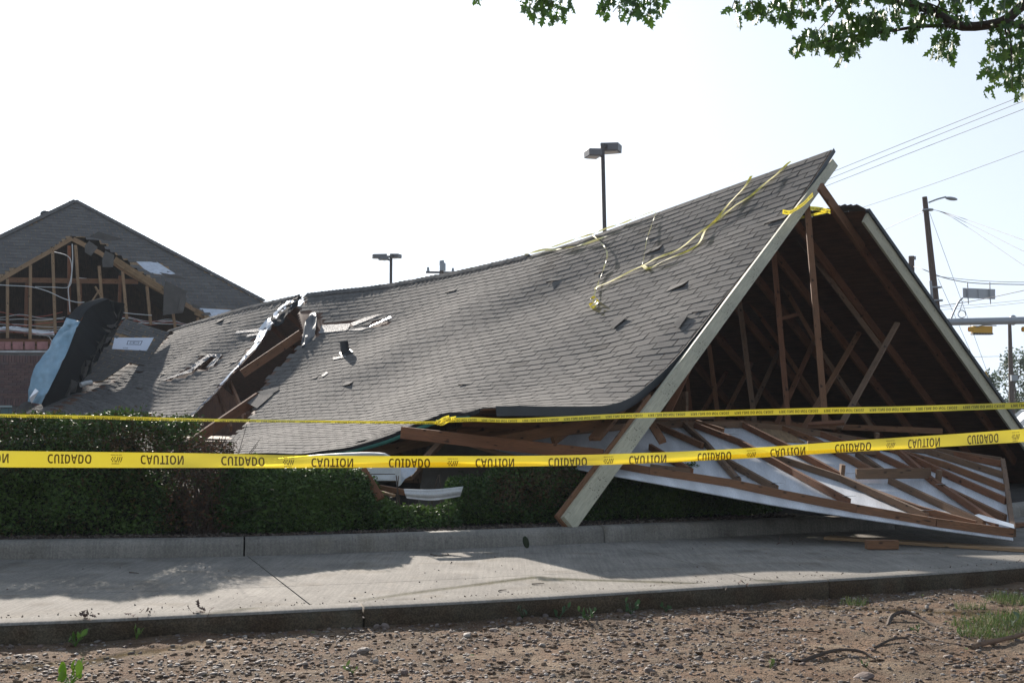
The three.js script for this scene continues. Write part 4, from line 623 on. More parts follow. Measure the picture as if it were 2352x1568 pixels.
const fireTexUp = canvasTex(1024, 180, (g, w, h) => { g.fillStyle = YELLOW; g.fillRect(0, 0, w, h); g.fillStyle = '#22200c'; g.save(); g.font = 'bold 100px sans-serif'; const m = g.measureText('FIRE LINE DO NOT CROSS').width; g.translate(40, 134); g.scale(900 / m, 1.13); g.fillText('FIRE LINE DO NOT CROSS', 0, 0); g.restore(); });
const tapeMat = (t, tr = 0.68, ro = 0.5) => new THREE.MeshPhysicalMaterial({ color: 0xffffff, map: t, roughness: ro, transmission: tr, thickness: 0, side: THREE.DoubleSide });
const tapeA = tapeMat(cautionTex), tapeF = tapeMat(fireTex, 0.4), tapeU = tapeMat(fireTexUp, 0.5, 0.75), tapePlain = new THREE.MeshPhysicalMaterial({ color: new THREE.Color(YELLOW), roughness: 0.42, transmission: 0.45, thickness: 0, side: THREE.DoubleSide });
const paleStrand = new THREE.MeshPhysicalMaterial({ color: new THREE.Color('#ece4a4'), roughness: 0.6, transmission: 0.4, thickness: 0, side: THREE.DoubleSide });
function tapeStrip(sm, per, u0, n = 200) {                // stations: bearing, upper and lower edge, distance, lowest part of the print that shows
  const pos = [], uv = [], idx = []; let L = 0, last = null;
  for (let i = 0; i <= n; i++) {
    const k = i / n * (sm.length - 1), j = Math.min(sm.length - 2, Math.floor(k)), f = k - j, c = q => crm(sm[Math.max(0, j - 1)][q], sm[j][q], sm[j + 1][q], sm[Math.min(sm.length - 1, j + 2)][q], f);
    const x = c(0), a = W(x, c(1), c(3)), b = W(x, c(2), c(3) + 0.03 * Math.sin(x * 0.008) + 0.012 * Math.sin(x * 0.027)), m = a.clone().lerp(b, 0.5).add(V(0, 0, 0.010 * Math.sin(x * 0.013) + 0.006 * Math.sin(x * 0.041))); if (last) L += m.distanceTo(last); last = m; const v0 = sm[j][4] + (sm[j + 1][4] - sm[j][4]) * f;
    for (const [p, v] of [[b, v0], [m, (1 + v0) / 2], [a, 1]]) { pos.push(p.x, p.y, p.z); uv.push(u0 + L / per, v); }
    if (i) for (let s = 0; s < 2; s++) { const o = (i - 1) * 3 + s; idx.push(o, o + 3, o + 1, o + 1, o + 3, o + 4); }
  }
  const g = new THREE.BufferGeometry(); g.setAttribute('position', new THREE.Float32BufferAttribute(pos, 3)); g.setAttribute('uv', new THREE.Float32BufferAttribute(uv, 2)); g.setIndex(idx); g.computeVertexNormals(); return g;
}
{
  const t = thing('caution_tape', 'wide yellow caution tape printed CUIDADO and CAUTION stretched low across', 'barrier tape');
  mesh('tape', tapeStrip([[-90, 1033, 1072, 5.38, 0], [0, 1035, 1073, 5.4, 0], [250, 1038, 1074, 5.44, 0.02], [480, 1041, 1074, 5.5, 0.1], [720, 1046, 1073, 5.58, 0.25], [1000, 1047, 1073, 5.7, 0.3], [1250, 1046, 1070, 5.82, 0.33], [1450, 1041, 1065, 5.93, 0.33], [1700, 1030, 1053, 6.07, 0.33], [2000, 1009, 1034, 6.25, 0.3], [2200, 996, 1024, 6.38, 0.22], [2460, 977, 1008, 6.55, 0.15]], 0.79, -0.46), tapeA, t);
  mesh('folded_edge', tapeStrip([[560, 1068, 1075, 5.545, 0], [760, 1063, 1074, 5.615, 0], [1000, 1061, 1073.3, 5.72, 0], [1250, 1060, 1070.3, 5.84, 0], [1450, 1055, 1065.3, 5.95, 0], [1700, 1043, 1053.3, 6.09, 0], [2000, 1026, 1035, 6.27, 0], [2150, 1020, 1029, 6.37, 0]], 0.79, 0), tapePlain, t);
}
solo('fire_line_tape', tapeStrip([[-60, 949, 957, 9.4, 0.3], [0, 950.5, 958, 9.6, 0.3], [250, 955, 963, 10.2, 0.3], [420, 960, 967, 10.6, 0.35], [650, 964, 970, 11.3, 0.4], [850, 966.5, 972.5, 12.0, 0.4], [1016, 967, 974, 12.6, 0.4]], 0.43, 0), tapeF, 'thin yellow fire line tape running over the tall hedge to a knot', 'barrier tape');
{
  const t = thing('fire_line_tape', 'yellow fire line tape stretched from the knot across the open gable', 'barrier tape');
  mesh('tape', tapeStrip([[1030, 960, 970, 12.55, 0.2], [1090, 958, 968, 12.5, 0.2], [1170, 961, 970, 12.4, 0.2], [1300, 956, 967, 12.3, 0.1], [1420, 950, 961, 12.2, 0.05], [1600, 944, 957, 12.0, 0], [1850, 937, 951, 11.8, 0], [2100, 932, 946, 11.6, 0], [2460, 920, 934, 11.3, 0]], 0.44, 0.2), tapeF, t);
  const k = (pts, w, s) => mesh('knot', ribbon(pts.map(p => W(...p)), w, pts.map((_, i) => V(0.3 * Math.sin(i * 2 + s), 0.9, 0.5 * Math.cos(i * 1.7 + s)).normalize()), { per: 0.44, n: 40 }), tapeU, t);
  k([[1004, 972, 12.5], [1012, 966, 12.45], [1022, 962, 12.5], [1032, 960, 12.55], [1024, 968, 12.6], [1010, 970, 12.5]], 0.06, 0); k([[1000, 968, 12.6], [1016, 972, 12.45], [1030, 964, 12.5], [1046, 960, 12.5]], 0.05, 2);
}
function roofTape(label, pts, w, mat, { find = find1, lift = 0.045, twist = 0.5, name = 'loose_tape', ph = 0 } = {}) {
  const H = []; const c = new THREE.CatmullRomCurve3(pts.map(([x, y]) => V(x, y, 0))), n = Math.max(12, Math.round(c.getLength() / 9));
  for (let i = 0; i <= n; i++) { const q = c.getPoint(i / n); H.push(find(q.x, q.y, lift + 0.006 * Math.sin(i * 0.7 + ph))); }
  const P = H.map(h => h.p), A = H.map((h, i) => { const t = P[Math.min(n, i + 1)].clone().sub(P[Math.max(0, i - 1)]).normalize(), x = t.clone().cross(h.n).normalize(), a = twist * Math.sin(i * 0.55 + ph) ; return x.multiplyScalar(Math.cos(a)).addScaledVector(h.n, Math.sin(a)); });
  return solo(name, ribbon(P, w, A, { per: 0.44, n: n * 3 }), mat, label, 'barrier tape');
}
roofTape('fire line tape lying from the gable peak down across the shingles', [[1822, 374], [1790, 402], [1740, 445], [1690, 480], [1624, 530], [1560, 578], [1500, 604], [1450, 630], [1385, 660], [1368, 668]], 0.06, tapeU, { twist: 0.12 });
roofTape('second fire line tape looping off the ridge and crossing the first', [[1732, 406], [1718, 428], [1684, 466], [1650, 508], [1624, 532], [1612, 560], [1592, 576], [1545, 598], [1512, 612], [1490, 622], [1478, 614]], 0.05, tapeU, { twist: 0.25, ph: 1 });
roofTape('twisted rope-like strand of tape hanging straight down the roof', [[1352, 537], [1368, 548], [1392, 572], [1398, 590], [1390, 622], [1378, 652], [1370, 680], [1364, 706]], 0.026, paleStrand, { twist: 2.6 });
roofTape('crumpled bunch of tape at the bottom of the hanging strand', [[1360, 694], [1370, 690], [1378, 698], [1368, 702], [1358, 708], [1366, 714], [1376, 704]], 0.05, tapePlain, { twist: 1.5, lift: 0.06 });
roofTape('pale slack tape drooping just below the ridge', [[1224, 571], [1248, 576], [1290, 577], [1322, 570], [1356, 562], [1400, 546]], 0.04, paleStrand, { twist: 1.1, ph: 2 });
roofTape('narrow tape strand lying along the ridge line', [[1230, 570], [1270, 561], [1320, 546], [1362, 535], [1400, 521], [1440, 505], [1478, 488]], 0.03, paleStrand, { twist: 1.6 });
roofTape('thin pale string of tape hanging down from the ridge', [[1478, 488], [1508, 484], [1500, 520], [1490, 552], [1484, 585], [1478, 614]], 0.012, paleStrand, { twist: 2 });
{
  const pts = [[1798, 486, 15.9], [1812, 488, 15.9], [1828, 480, 16.1], [1846, 468, 16.3], [1858, 456, 16.5], [1868, 446, 16.7]].map(p => W(...p)); solo('loose_tape', ribbon(pts, 0.06, pts.map((_, i) => V(0.25 * Math.sin(i), 0.9, 0.4)), { per: 0.44 }), tapeU, 'fire line tape wound round the gable board near its top', 'barrier tape');
  const p2 = [[1862, 478, 16.9], [1884, 480, 17.0], [1908, 486, 17.1]].map(p => W(...p)); solo('loose_tape', ribbon(p2, 0.06, p2.map(() => V(0, 1, 0)), { per: 0.44 }), tapeU, 'short fire line tape strung in the gap above the far ridge', 'barrier tape');
  const p3 = [[1826, 503, 16.9], [1860, 495, 17.0], [1900, 486, 17.1]].map(p => W(...p)); solo('loose_tape', ribbon(p3, 0.04, p3.map(() => V(0.2, 0.9, 0.2)), { per: 0.44 }), tapeU, 'tape strand sagging onto the far ridge behind the gable board', 'barrier tape');
}
// ---------------------------------------------------------------- street furniture beyond
const poleMat = std({ color: lin(0.10, 0.092, 0.09), roughness: 0.55, metalness: 0.3 }), greyMat = std({ color: lin(0.30, 0.32, 0.34), roughness: 0.5, metalness: 0.4 }), pineMat = std({ color: lin(0.115, 0.075, 0.062), map: woodTex }), lensMat = std({ color: lin(0.6, 0.6, 0.56), roughness: 0.2 });
function lightPole(label, x, yTop, Z, heads, wPole = 0.11) {
  const t = thing('parking_light', label, 'lamp post', 'parking lot lights'), top = W(x, yTop, Z), s = Z / FOC;
  mesh('pole', boxGeo(V(top.x + (x > 1200 ? 0.16 : 0), -0.1, -Z), top, wPole, wPole, V(0, 0, 1)), poleMat, t);
  for (const [x0, y0, x1, y1, dz] of heads) {
    const a = W(x0, y0, Z), b = W(x1, y1, Z), w = Math.abs(b.x - a.x), h = Math.abs(a.y - b.y), hd = new THREE.Group(); hd.name = 'head'; t.add(hd);
    const g = new RoundedBoxGeometry(w * 0.93, h * 0.62, 0.42, 2, 0.015), m = mesh('housing', g, std({ color: lin(0.17, 0.17, 0.175), roughness: 0.5 }), hd); m.position.set((a.x + b.x) / 2, (a.y + b.y) / 2 + h * 0.1, -Z + dz); m.rotation.y = dz * 1.1; m.rotation.z = 0.05 * Math.sign(dz);
    const l = mesh('lens', new THREE.BoxGeometry(w * 0.75, 0.03, 0.3), lensMat, hd); l.position.copy(m.position).add(V(0, -h * 0.31 - 0.012, 0)); l.rotation.y = m.rotation.y;
    mesh('arm', boxGeo(V(top.x, m.position.y, -Z), V(m.position.x, m.position.y, -Z + dz), 0.07, 0.09, V(0, 1, 0)), poleMat, hd);
  }
  return t;
}
lightPole('tall dark parking light with two box heads rising behind the ridge', 1384, 335, 30, [[1344, 347, 1377, 372, 0.25], [1383, 322, 1429, 351, -0.3]], 0.1);
lightPole('smaller distant parking light with flat heads above the sagging ridge', 898, 586, 55, [[855, 584, 890, 598, 0.2], [896, 580, 919, 594, -0.3], [874, 594, 893, 602, 0.5]], 0.13);
{
  const t = thing('power_pole', 'distant power pole top with crossarm and insulators above the ridge', 'utility pole'), Z = 90, top = W(1014, 606, Z);
  mesh('pole', new THREE.CylinderGeometry(0.16, 0.2, top.y, 10).translate(top.x, top.y / 2, -Z), pineMat, t); mesh('crossarm', boxGeo(W(978, 625, Z), W(1048, 626, Z), 0.12, 0.16, V(0, 1, 0)), poleMat, t);
  for (const [x, y] of [[983, 622], [1040, 624], [1012, 607], [1017, 606]]) mesh('insulator', new THREE.CylinderGeometry(0.09, 0.12, 0.35, 8).translate(W(x, y, Z).x, W(x, y, Z).y + 0.12, -Z), greyMat, t);
  mesh('transformer', new THREE.CylinderGeometry(0.24, 0.24, 0.6, 12).translate(W(1017, 615, Z).x, W(1017, 614, Z).y, -Z + 0.3), greyMat, t);
}
{
  const t = thing('utility_pole', 'tall leaning wooden utility pole carrying a street lamp', 'utility pole'), Z = 60, a = W(2124.5, 452, Z), b = W(2152, 712, Z), d = b.clone().sub(a), foot = a.clone().addScaledVector(d, (a.y + 0.1) / (a.y - b.y));
  const g = new THREE.CylinderGeometry(0.13, 0.26, a.distanceTo(foot), 12), m = mesh('pole', g, pineMat, t); m.position.copy(a).lerp(foot, 0.5); m.quaternion.setFromUnitVectors(V(0, 1, 0), a.clone().sub(foot).normalize());
  mesh('lamp_arm', tube([W(2134, 465, Z), W(2155, 457, Z), W(2174, 452, Z)], 0.045, 6, 10), greyMat, t);
  const lp = W(2186, 456, Z), lg = new THREE.SphereGeometry(1, 14, 8).scale(0.33, 0.09, 0.16), lm = mesh('lamp_head', lg, greyMat, t); lm.position.copy(lp); lm.rotation.z = -0.15;
  for (const y of [482, 660, 690]) { const p = W(2128 + (y - 452) * 0.106, y, Z); mesh('bracket', new THREE.CylinderGeometry(0.3, 0.3, 0.07, 12).translate(p.x, p.y, p.z), greyMat, t); }
  mesh('conduit', tube([W(2138, 645, Z - 0.4), W(2142, 690, Z - 0.4), W(2146, 720, Z - 0.4)], 0.07, 6, 8), greyMat, t);
  const t2 = thing('utility_pole', 'short pole stub showing just above the far roof edge', 'utility pole'), q = W(2094, 588, 72); mesh('pole', new THREE.CylinderGeometry(0.17, 0.2, q.y, 10).translate(q.x, q.y / 2, q.z), pineMat, t2); mesh('cap', new THREE.CylinderGeometry(0.09, 0.09, 0.2, 8).translate(q.x + 0.2, q.y - 0.12, q.z), greyMat, t2);
}
const wireMat = std({ color: lin(0.16, 0.15, 0.16), roughness: 0.6 });
function wire(label, pts, r, group) { return solo('overhead_wire', tube(pts.map(p => W(...p)), r * 0.65, 5, pts.length > 3 ? 30 : 14), wireMat, label, 'wire', group); }
for (const [y0, y1, n] of [[404, 214, 'uppermost'], [417, 227, 'middle'], [430, 246, 'lowest']]) wire(`${n} of three parallel wires rising from behind the gable peak`, [[1840, y0 + 20, 70], [2100, (y0 + y1) / 2 + 10, 62], [2420, y1 - 22, 52]], 0.022, 'upper parallel wires');
wire('single wire rising from behind the far roof ridge', [[1940, 490, 80], [2150, 420, 70], [2420, 322, 60]], 0.022);
wire('short wire running down from the pole to the far roof edge', [[2124, 486, 60], [2040, 524, 66], [1960, 566, 70]], 0.022);
for (const [y, n] of [[551, 'uppermost'], [577, 'middle'], [609, 'lowest']]) wire(`${n} of three wires fanning out from the leaning pole`, [[2134, 480, 60], [2156, 484, 60], [2352, y, 50], [2420, y + (y - 484) * 0.34, 47]], 0.02, 'wires fanning from the pole');
wire('long guy wire slanting down beside the hanging sign', [[2136, 488, 60], [2240, 775, 62], [2290, 915, 63]], 0.018); wire('second guy wire slanting down to the far trees', [[2156, 640, 60], [2216, 775, 62], [2272, 905, 63]], 0.018);
wire('heavy sagging cable carrying the hanging sign', [[2100, 612, 71], [2128, 621, 66], [2164, 636, 66], [2221, 648, 66], [2290, 652, 66], [2420, 654, 66]], 0.04); wire('thin messenger cable just above the sign cable', [[2150, 634, 65.5], [2221, 642, 65.5], [2300, 647, 65.5], [2420, 648, 65.5]], 0.025);
wire('thick cable crossing in front of the hanging sign', [[2120, 708, 62], [2230, 692, 60], [2352, 667, 56], [2420, 652, 54]], 0.03); for (const [y, n] of [[706, 'upper'], [712, 'lower']]) wire(`${n} of two low wires passing below the sign`, [[2150, y, 80], [2260, y - 8, 76], [2420, y - 24, 70]], 0.022, 'low wires below the sign');
for (const [a, b, n] of [[868, 866, 'lower'], [820, 816, 'upper']]) wire(`${n} of two faint far wires crossing low beyond the mast arm`, [[2200, a, 110], [2420, b, 110]], 0.03, 'faint far wires');
{
  const t = thing('hanging_sign', 'grey back of a rectangular street sign hung from a cable', 'sign'), Z = 65, c = [[2212, 661], [2287, 664], [2287, 687], [2213, 684]].map(([x, y]) => W(x, y, Z));
  mesh('plate', polyGeo([c[3], c[2], c[1], c[0]], 0.03), std({ color: lin(0.36, 0.37, 0.39), roughness: 0.45, metalness: 0.5 }), t);
  for (const x of [2223, 2274]) mesh('hanger', boxGeo(W(x, 648, Z - 0.1), W(x + 2, 698, Z - 0.1), 0.07, 0.05, V(1, 0, 0)), greyMat, t); mesh('rib', boxGeo(W(2248, 662, Z - 0.05), W(2248.6, 686, Z - 0.05), 0.03, 0.02, V(1, 0, 0)), greyMat, t);
}
{
  const t = thing('signal_mast_arm', 'grey traffic signal mast arm reaching in above the far roof edge', 'mast arm'), Z = 50, a = W(2150, 740, Z), b = W(2480, 733, Z - 4);
  mesh('arm', tube([a, a.clone().lerp(b, 0.5), b], 0.15, 14, 20), greyMat, t); mesh('post', new THREE.CylinderGeometry(0.2, 0.26, 7, 14).translate(b.x + 0.1, 2.6, b.z), greyMat, t);
  mesh('camera_bracket', tube([W(2183, 740, Z - 0.3), W(2190, 720, Z - 0.3), W(2204, 692, Z - 0.3), W(2212, 684, Z - 0.3)], 0.04, 6, 14), greyMat, t);
  const ring = new THREE.TorusGeometry(0.16, 0.02, 6, 20), rm = mesh('cable_loop', ring, greyMat, t); rm.position.copy(W(2210, 721, Z - 0.3)); mesh('cable_loop', tube([W(2213, 690, Z - 0.3), W(2208, 706, Z - 0.3), W(2204, 718, Z - 0.3)], 0.015, 5, 8), greyMat, t);
  const sens = new THREE.SphereGeometry(0.18, 12, 8).scale(0.9, 1.2, 0.9), sm = mesh('sensor', sens, greyMat, t); sm.position.copy(W(2328, 735, Z - 1.8));
}
const amber = std({ color: lin(0.62, 0.36, 0.035), roughness: 0.5 });
function signal(label, x, y, Z) {
  const t = thing('traffic_signal', label, 'traffic light', 'traffic signals on the mast arm'), p = W(x, y, Z);
  mesh('housing', new RoundedBoxGeometry(0.82, 0.30, 0.26, 2, 0.02).rotateZ(-0.03).translate(p.x, p.y, p.z), amber, t); mesh('louvre', new THREE.BoxGeometry(0.84, 0.06, 0.3).translate(p.x, p.y - 0.18, p.z), MAT.black, t);
  for (let i = 0; i < 6; i++) mesh('louvre_slot', new THREE.BoxGeometry(0.05, 0.03, 0.02).translate(p.x - 0.32 + i * 0.12, p.y - 0.18, p.z + 0.155), greyMat, t);
  mesh('visor', new THREE.CylinderGeometry(0.1, 0.12, 0.16, 12, 1, true).rotateZ(Math.PI / 2).translate(p.x - 0.47, p.y + 0.02, p.z), amber, t); mesh('clamp', tube([V(p.x - 0.3, p.y + 0.1, p.z + 0.16), V(p.x, p.y + 0.17, p.z + 0.16), V(p.x + 0.55, p.y + 0.16, p.z + 0.16)], 0.025, 6, 10), greyMat, t);
}
signal('amber traffic signal seen from below, hung under the mast arm', 2256, 757, 49); signal('amber traffic signal at the picture edge, further along the mast arm', 2380, 757, 47.6);
{
  const t = thing('street_pole', 'slim dark pole with a small grey box in front of far trees', 'utility pole'), Z = 90, a = W(2320, 742, Z); mesh('pole', new THREE.CylinderGeometry(0.13, 0.24, a.y, 10).translate(a.x, a.y / 2, -Z), pineMat, t); mesh('box', new THREE.BoxGeometry(0.5, 0.45, 0.3).translate(W(2327, 868, Z).x, W(2327, 868, Z).y, -Z + 0.25), greyMat, t); mesh('guy_marker', tube([W(2264, 852, 70), W(2276, 880, 70), W(2284, 900, 70)], 0.04, 5, 8), amber, t);
}
// white car parked beyond the far slope
function ribs(sec, L, parent, name, mat) { return mesh(name, grid((a, b) => { const k = a * (sec.length - 1), i = Math.min(sec.length - 2, Math.floor(k)), f = k - i, q = (j) => { const S = sec[j], t = b * (S.p.length - 1), m = Math.min(S.p.length - 2, Math.floor(t)), g = t - m; return [S.x, S.p[m][0] + (S.p[m + 1][0] - S.p[m][0]) * g, S.p[m][1] + (S.p[m + 1][1] - S.p[m][1]) * g]; }; const A = q(i), B = q(i + 1); return V(A[0] + (B[0] - A[0]) * f, A[1] + (B[1] - A[1]) * f, A[2] + (B[2] - A[2]) * f); }, 40, 24), mat, parent); }
{
  const car = thing('parked_car', 'white car parked in the street beyond the far roof edge', 'car'), paint = new THREE.MeshPhysicalMaterial({ color: lin(0.78, 0.79, 0.80), roughness: 0.3, clearcoat: 1, clearcoatRoughness: 0.08, side: THREE.DoubleSide }), glass = std({ color: lin(0.02, 0.028, 0.034), roughness: 0.06 });
  const prof = (h, hw, tw) => [[-0.02 + 0.28, hw * 0.96], [0.5, hw], [0.85, hw * 0.98], [h, tw], [h + 0.03, 0]].flatMap(p => [p]).map(p => p), sec = (x, sill, belt, top, hw, tw) => ({ x, p: [[sill, hw * 0.95], [sill + 0.25, hw], [belt, hw * 0.97], [top, tw], [top + 0.03, 0], [top, -tw], [belt, -hw * 0.97], [sill + 0.25, -hw], [sill, -hw * 0.95]] });
  ribs([sec(-2.35, 0.45, 0.7, 0.78, 0.70, 0.6), sec(-2.25, 0.3, 0.78, 0.9, 0.86, 0.7), sec(-1.3, 0.25, 0.92, 1.02, 0.92, 0.78), sec(-1.0, 0.25, 0.95, 1.06, 0.92, 0.78), sec(-0.35, 0.25, 0.97, 1.62, 0.92, 0.66), sec(0.3, 0.25, 0.98, 1.68, 0.92, 0.68), sec(1.5, 0.25, 1.0, 1.66, 0.92, 0.66), sec(2.05, 0.28, 1.0, 1.5, 0.9, 0.62), sec(2.3, 0.35, 0.95, 1.0, 0.86, 0.6), sec(2.4, 0.5, 0.8, 0.85, 0.7, 0.5)], 0, car, 'body', paint);
  for (const s of [-1, 1]) { for (const [x0, x1, x2, x3] of [[-0.78, 0.22, 0.2, -0.28], [0.3, 1.28, 1.22, 0.32], [1.36, 2.02, 1.72, 1.32]]) mesh('side_window', polyGeo([V(x0, 1.04, s * 0.91), V(x1, 1.05, s * 0.91), V(x2, 1.56, s * 0.72), V(x3, 1.55, s * 0.72)], 0.01), glass, car);
    for (const x of [-1.5, 1.45]) { const w = mesh('wheel', new THREE.CylinderGeometry(0.34, 0.34, 0.22, 22).rotateX(Math.PI / 2).translate(x, 0.34, s * 0.82), MAT.black, car); mesh('rim', new THREE.CylinderGeometry(0.2, 0.2, 0.235, 18).rotateX(Math.PI / 2).translate(x, 0.34, s * 0.822), greyMat, w); }
    mesh('mirror', new RoundedBoxGeometry(0.12, 0.12, 0.2, 2, 0.03).translate(-0.6, 1.08, s * 1.02), paint, car); mesh('headlight', new RoundedBoxGeometry(0.14, 0.14, 0.34, 2, 0.03).translate(-2.2, 0.72, s * 0.6), lensMat, car); }
  mesh('windscreen', polyGeo([V(-1.0, 1.08, 0.74), V(-0.38, 1.61, 0.62), V(-0.38, 1.61, -0.62), V(-1.0, 1.08, -0.74)], 0.01), glass, car);
  car.position.set(W(2392, 960, 38).x, -0.05, -38); car.rotation.y = 0.06;
}
// ---------------------------------------------------------------- hedges, bushes, trees
const leafMat = (c, tr = 0.3, ro = 0.5) => new THREE.MeshPhysicalMaterial({ color: lin(...c), roughness: ro, transmission: tr, thickness: 0, specularIntensity: 0.45, side: THREE.DoubleSide });
const smallLeaf = (() => { const g = new THREE.BufferGeometry(); g.setAttribute('position', new THREE.Float32BufferAttribute([0, 0, 0, 0.3, 0.06, 0.42, 0, 0, 1, -0.3, 0.06, 0.42], 3)); g.setIndex([0, 2, 1, 0, 3, 2]); g.computeVertexNormals(); return g; })();
function scatter(name, geo, mat, parent, n, place, seed, cols) {     // place(r) -> { p, size, dir }
  const r = rng(seed), im = new THREE.InstancedMesh(geo, mat, n), M = new THREE.Matrix4(), q = new THREE.Quaternion(), s = V(0, 0, 0), e = new THREE.Euler(), c = new THREE.Color();
  for (let i = 0; i < n; i++) { const t = place(r); e.set(r() * 6.28, r() * 6.28, r() * 6.28); q.setFromEuler(e); if (t.q) q.copy(t.q); s.set(t.size[0], t.size[1], t.size[2]); M.compose(t.p, q, s); im.setMatrixAt(i, M); const k = t.c || cols[Math.floor(r() * cols.length)], b = 0.75 + 0.5 * r(); im.setColorAt(i, c.setRGB(k[0] * b, k[1] * b, k[2] * b)); }
  im.name = name; im.castShadow = im.receiveShadow = true; im.userData.kind = 'stuff'; parent.add(im); return im;
}
const GREENS = [[0.045, 0.095, 0.022], [0.06, 0.125, 0.026], [0.034, 0.072, 0.02], [0.085, 0.15, 0.034], [0.065, 0.10, 0.024]];
const DRY = [[0.12, 0.07, 0.035], [0.09, 0.06, 0.03], [0.14, 0.10, 0.05]], LIGHT = [[0.10, 0.17, 0.04], [0.085, 0.15, 0.03]];
const hedgeLeaf = leafMat([1, 1, 1], 0.4, 0.55), twigMat = std({ color: lin(0.075, 0.055, 0.042), roughness: 0.95 });
function hedge(label, { x0, x1, front, depth, height, n, seed, colors = GREENS, base = KT - 0.02, ends = 0.25, rough = 0.10, topF = () => 0 }) {
  const t = thing('hedge', label, 'hedge'), zf = x => front(x), bulge = (x, y) => 0.26 * (N8(x * 2.1 + seed, y * 2.1) - 0.5) + 0.16 * (N16(x * 5 + seed, y * 5) - 0.5);
  const top = x => height + topF(x) + rough * (N8(x * 1.9 + seed, 1) - 0.5) + 0.5 * rough * (N16(x * 6, seed) - 0.5);
  const round = (x, y) => { const k = Math.max(0, (y - (top(x) - 0.22)) / 0.22); const e = Math.max(0, 1 - Math.min(x - x0, x1 - x) / ends); return 0.16 * k * k + 0.25 * e * e; };
  // added near-black light-blocking core
  mesh('shade_core', grid((a, b) => { const x = x0 + 0.1 + (x1 - x0 - 0.2) * a, an = b * Math.PI, y = base - 0.04 + Math.sin(an) * (top(x) - base - 0.22) * Math.min(1, 0.5 + 4 * Math.min(a, 1 - a)), z = zf(x) - depth / 2 + Math.cos(an) * (depth / 2 - 0.2); return V(x, y, z + bulge(x, y)); }, 40, 14), std({ color: lin(0.012, 0.016, 0.009), roughness: 1 }), t);
  const sr = rng(seed + 3); for (let i = 0; i < Math.round((x1 - x0) * 5); i++) { const x = x0 + 0.15 + (x1 - x0 - 0.3) * sr(), z = zf(x) - 0.15 - 0.4 * sr(); mesh('stem', tube([V(x, base - 0.06, z), V(x + 0.1 * (sr() - 0.5), base + 0.25, z + 0.1 * (sr() - 0.5)), V(x + 0.3 * (sr() - 0.5), base + 0.55, z + 0.2 * (sr() - 0.5))], 0.010, 5, 6, 0.5), twigMat, t); }
  for (let i = 0; i < Math.round((x1 - x0) * 16); i++) { const x = x0 + 0.1 + (x1 - x0 - 0.2) * sr(), z = zf(x) - 0.1 - (depth - 0.3) * sr(), h = top(x); mesh('shoot', tube([V(x, h - 0.25, z), V(x + 0.03 * (sr() - 0.5), h - 0.05, z), V(x + 0.08 * (sr() - 0.5), h + 0.02 + 0.08 * sr(), z + 0.04 * (sr() - 0.5))], 0.004, 4, 5, 0.4), twigMat, t); }
  scatter('leaves', smallLeaf, hedgeLeaf, t, n, r => {
    const x = x0 + (x1 - x0) * r(), h = top(x), u = r(); let y, z; const dep = 0.20 * Math.pow(r(), 1.6);
    if (u < 0.62) { y = base + 0.02 + (h - base - 0.02) * Math.pow(r(), 0.9); z = zf(x) - round(x, y) + bulge(x, y) - dep; } else if (u < 0.92) { const w = r(); y = h - dep + 0.03 * (r() - 0.5) - 0.12 * Math.pow(Math.abs(2 * w - 1), 3); z = zf(x) - depth * w; } else { y = base + (h - base) * r(); z = zf(x) - depth * (0.7 + 0.3 * r()); }
    if (u >= 0.62 && r() < 0.12) y += 0.09 * r() * r();
    const s = 0.022 + 0.022 * r(), pt = N8(x * 1.6 + seed, y * 1.9) + 0.35 * (r() - 0.5); return { p: V(x, y, z), size: [s, s, s * 1.15], c: pt > 0.86 ? DRY[Math.floor(r() * 3)] : pt < 0.3 ? LIGHT[Math.floor(r() * 2)] : undefined };
  }, seed, colors);
  return t;
}
const kz = x => side(farEdge, tOfX(farEdge, x), 0).z;
hedge('tall clipped green hedge behind the kerb under both tapes', { x0: -7.2, x1: -3.28, front: x => kz(x) - 0.42, depth: 1.15, height: 1.33, n: 52000, seed: 101, colors: [...GREENS, [0.08, 0.10, 0.03], [0.11, 0.075, 0.03]], topF: x => 0.09 * Math.exp(-Math.pow((x + 3.95) / 0.25, 2)) });
hedge('low rounded green hedge in front of the torn gutter', { x0: -3.0, x1: -1.28, front: x => kz(x) - 0.45, depth: 0.95, height: 0.76, n: 28000, seed: 102, ends: 0.6, rough: 0.16, topF: x => 0.08 * Math.exp(-Math.pow((x + 1.75) / 0.3, 2)) + 0.05 * Math.exp(-Math.pow((x + 2.6) / 0.25, 2)) - 0.5 * Math.pow(Math.max(0, (x + 1.62) / 0.34), 2) });
hedge('shorter sunlit shrub below the curved gutter piece', { x0: -1.42, x1: -0.55, front: x => kz(x) - 0.5, depth: 0.7, height: 0.46, n: 10000, seed: 103, ends: 0.45, rough: 0.22 });
hedge('dark low hedge in the shade by the gable board foot', { x0: -0.72, x1: 3.3, front: x => kz(x) - 0.75, depth: 0.9, height: 0.70, n: 42000, seed: 104, ends: 0.5, rough: 0.28 });
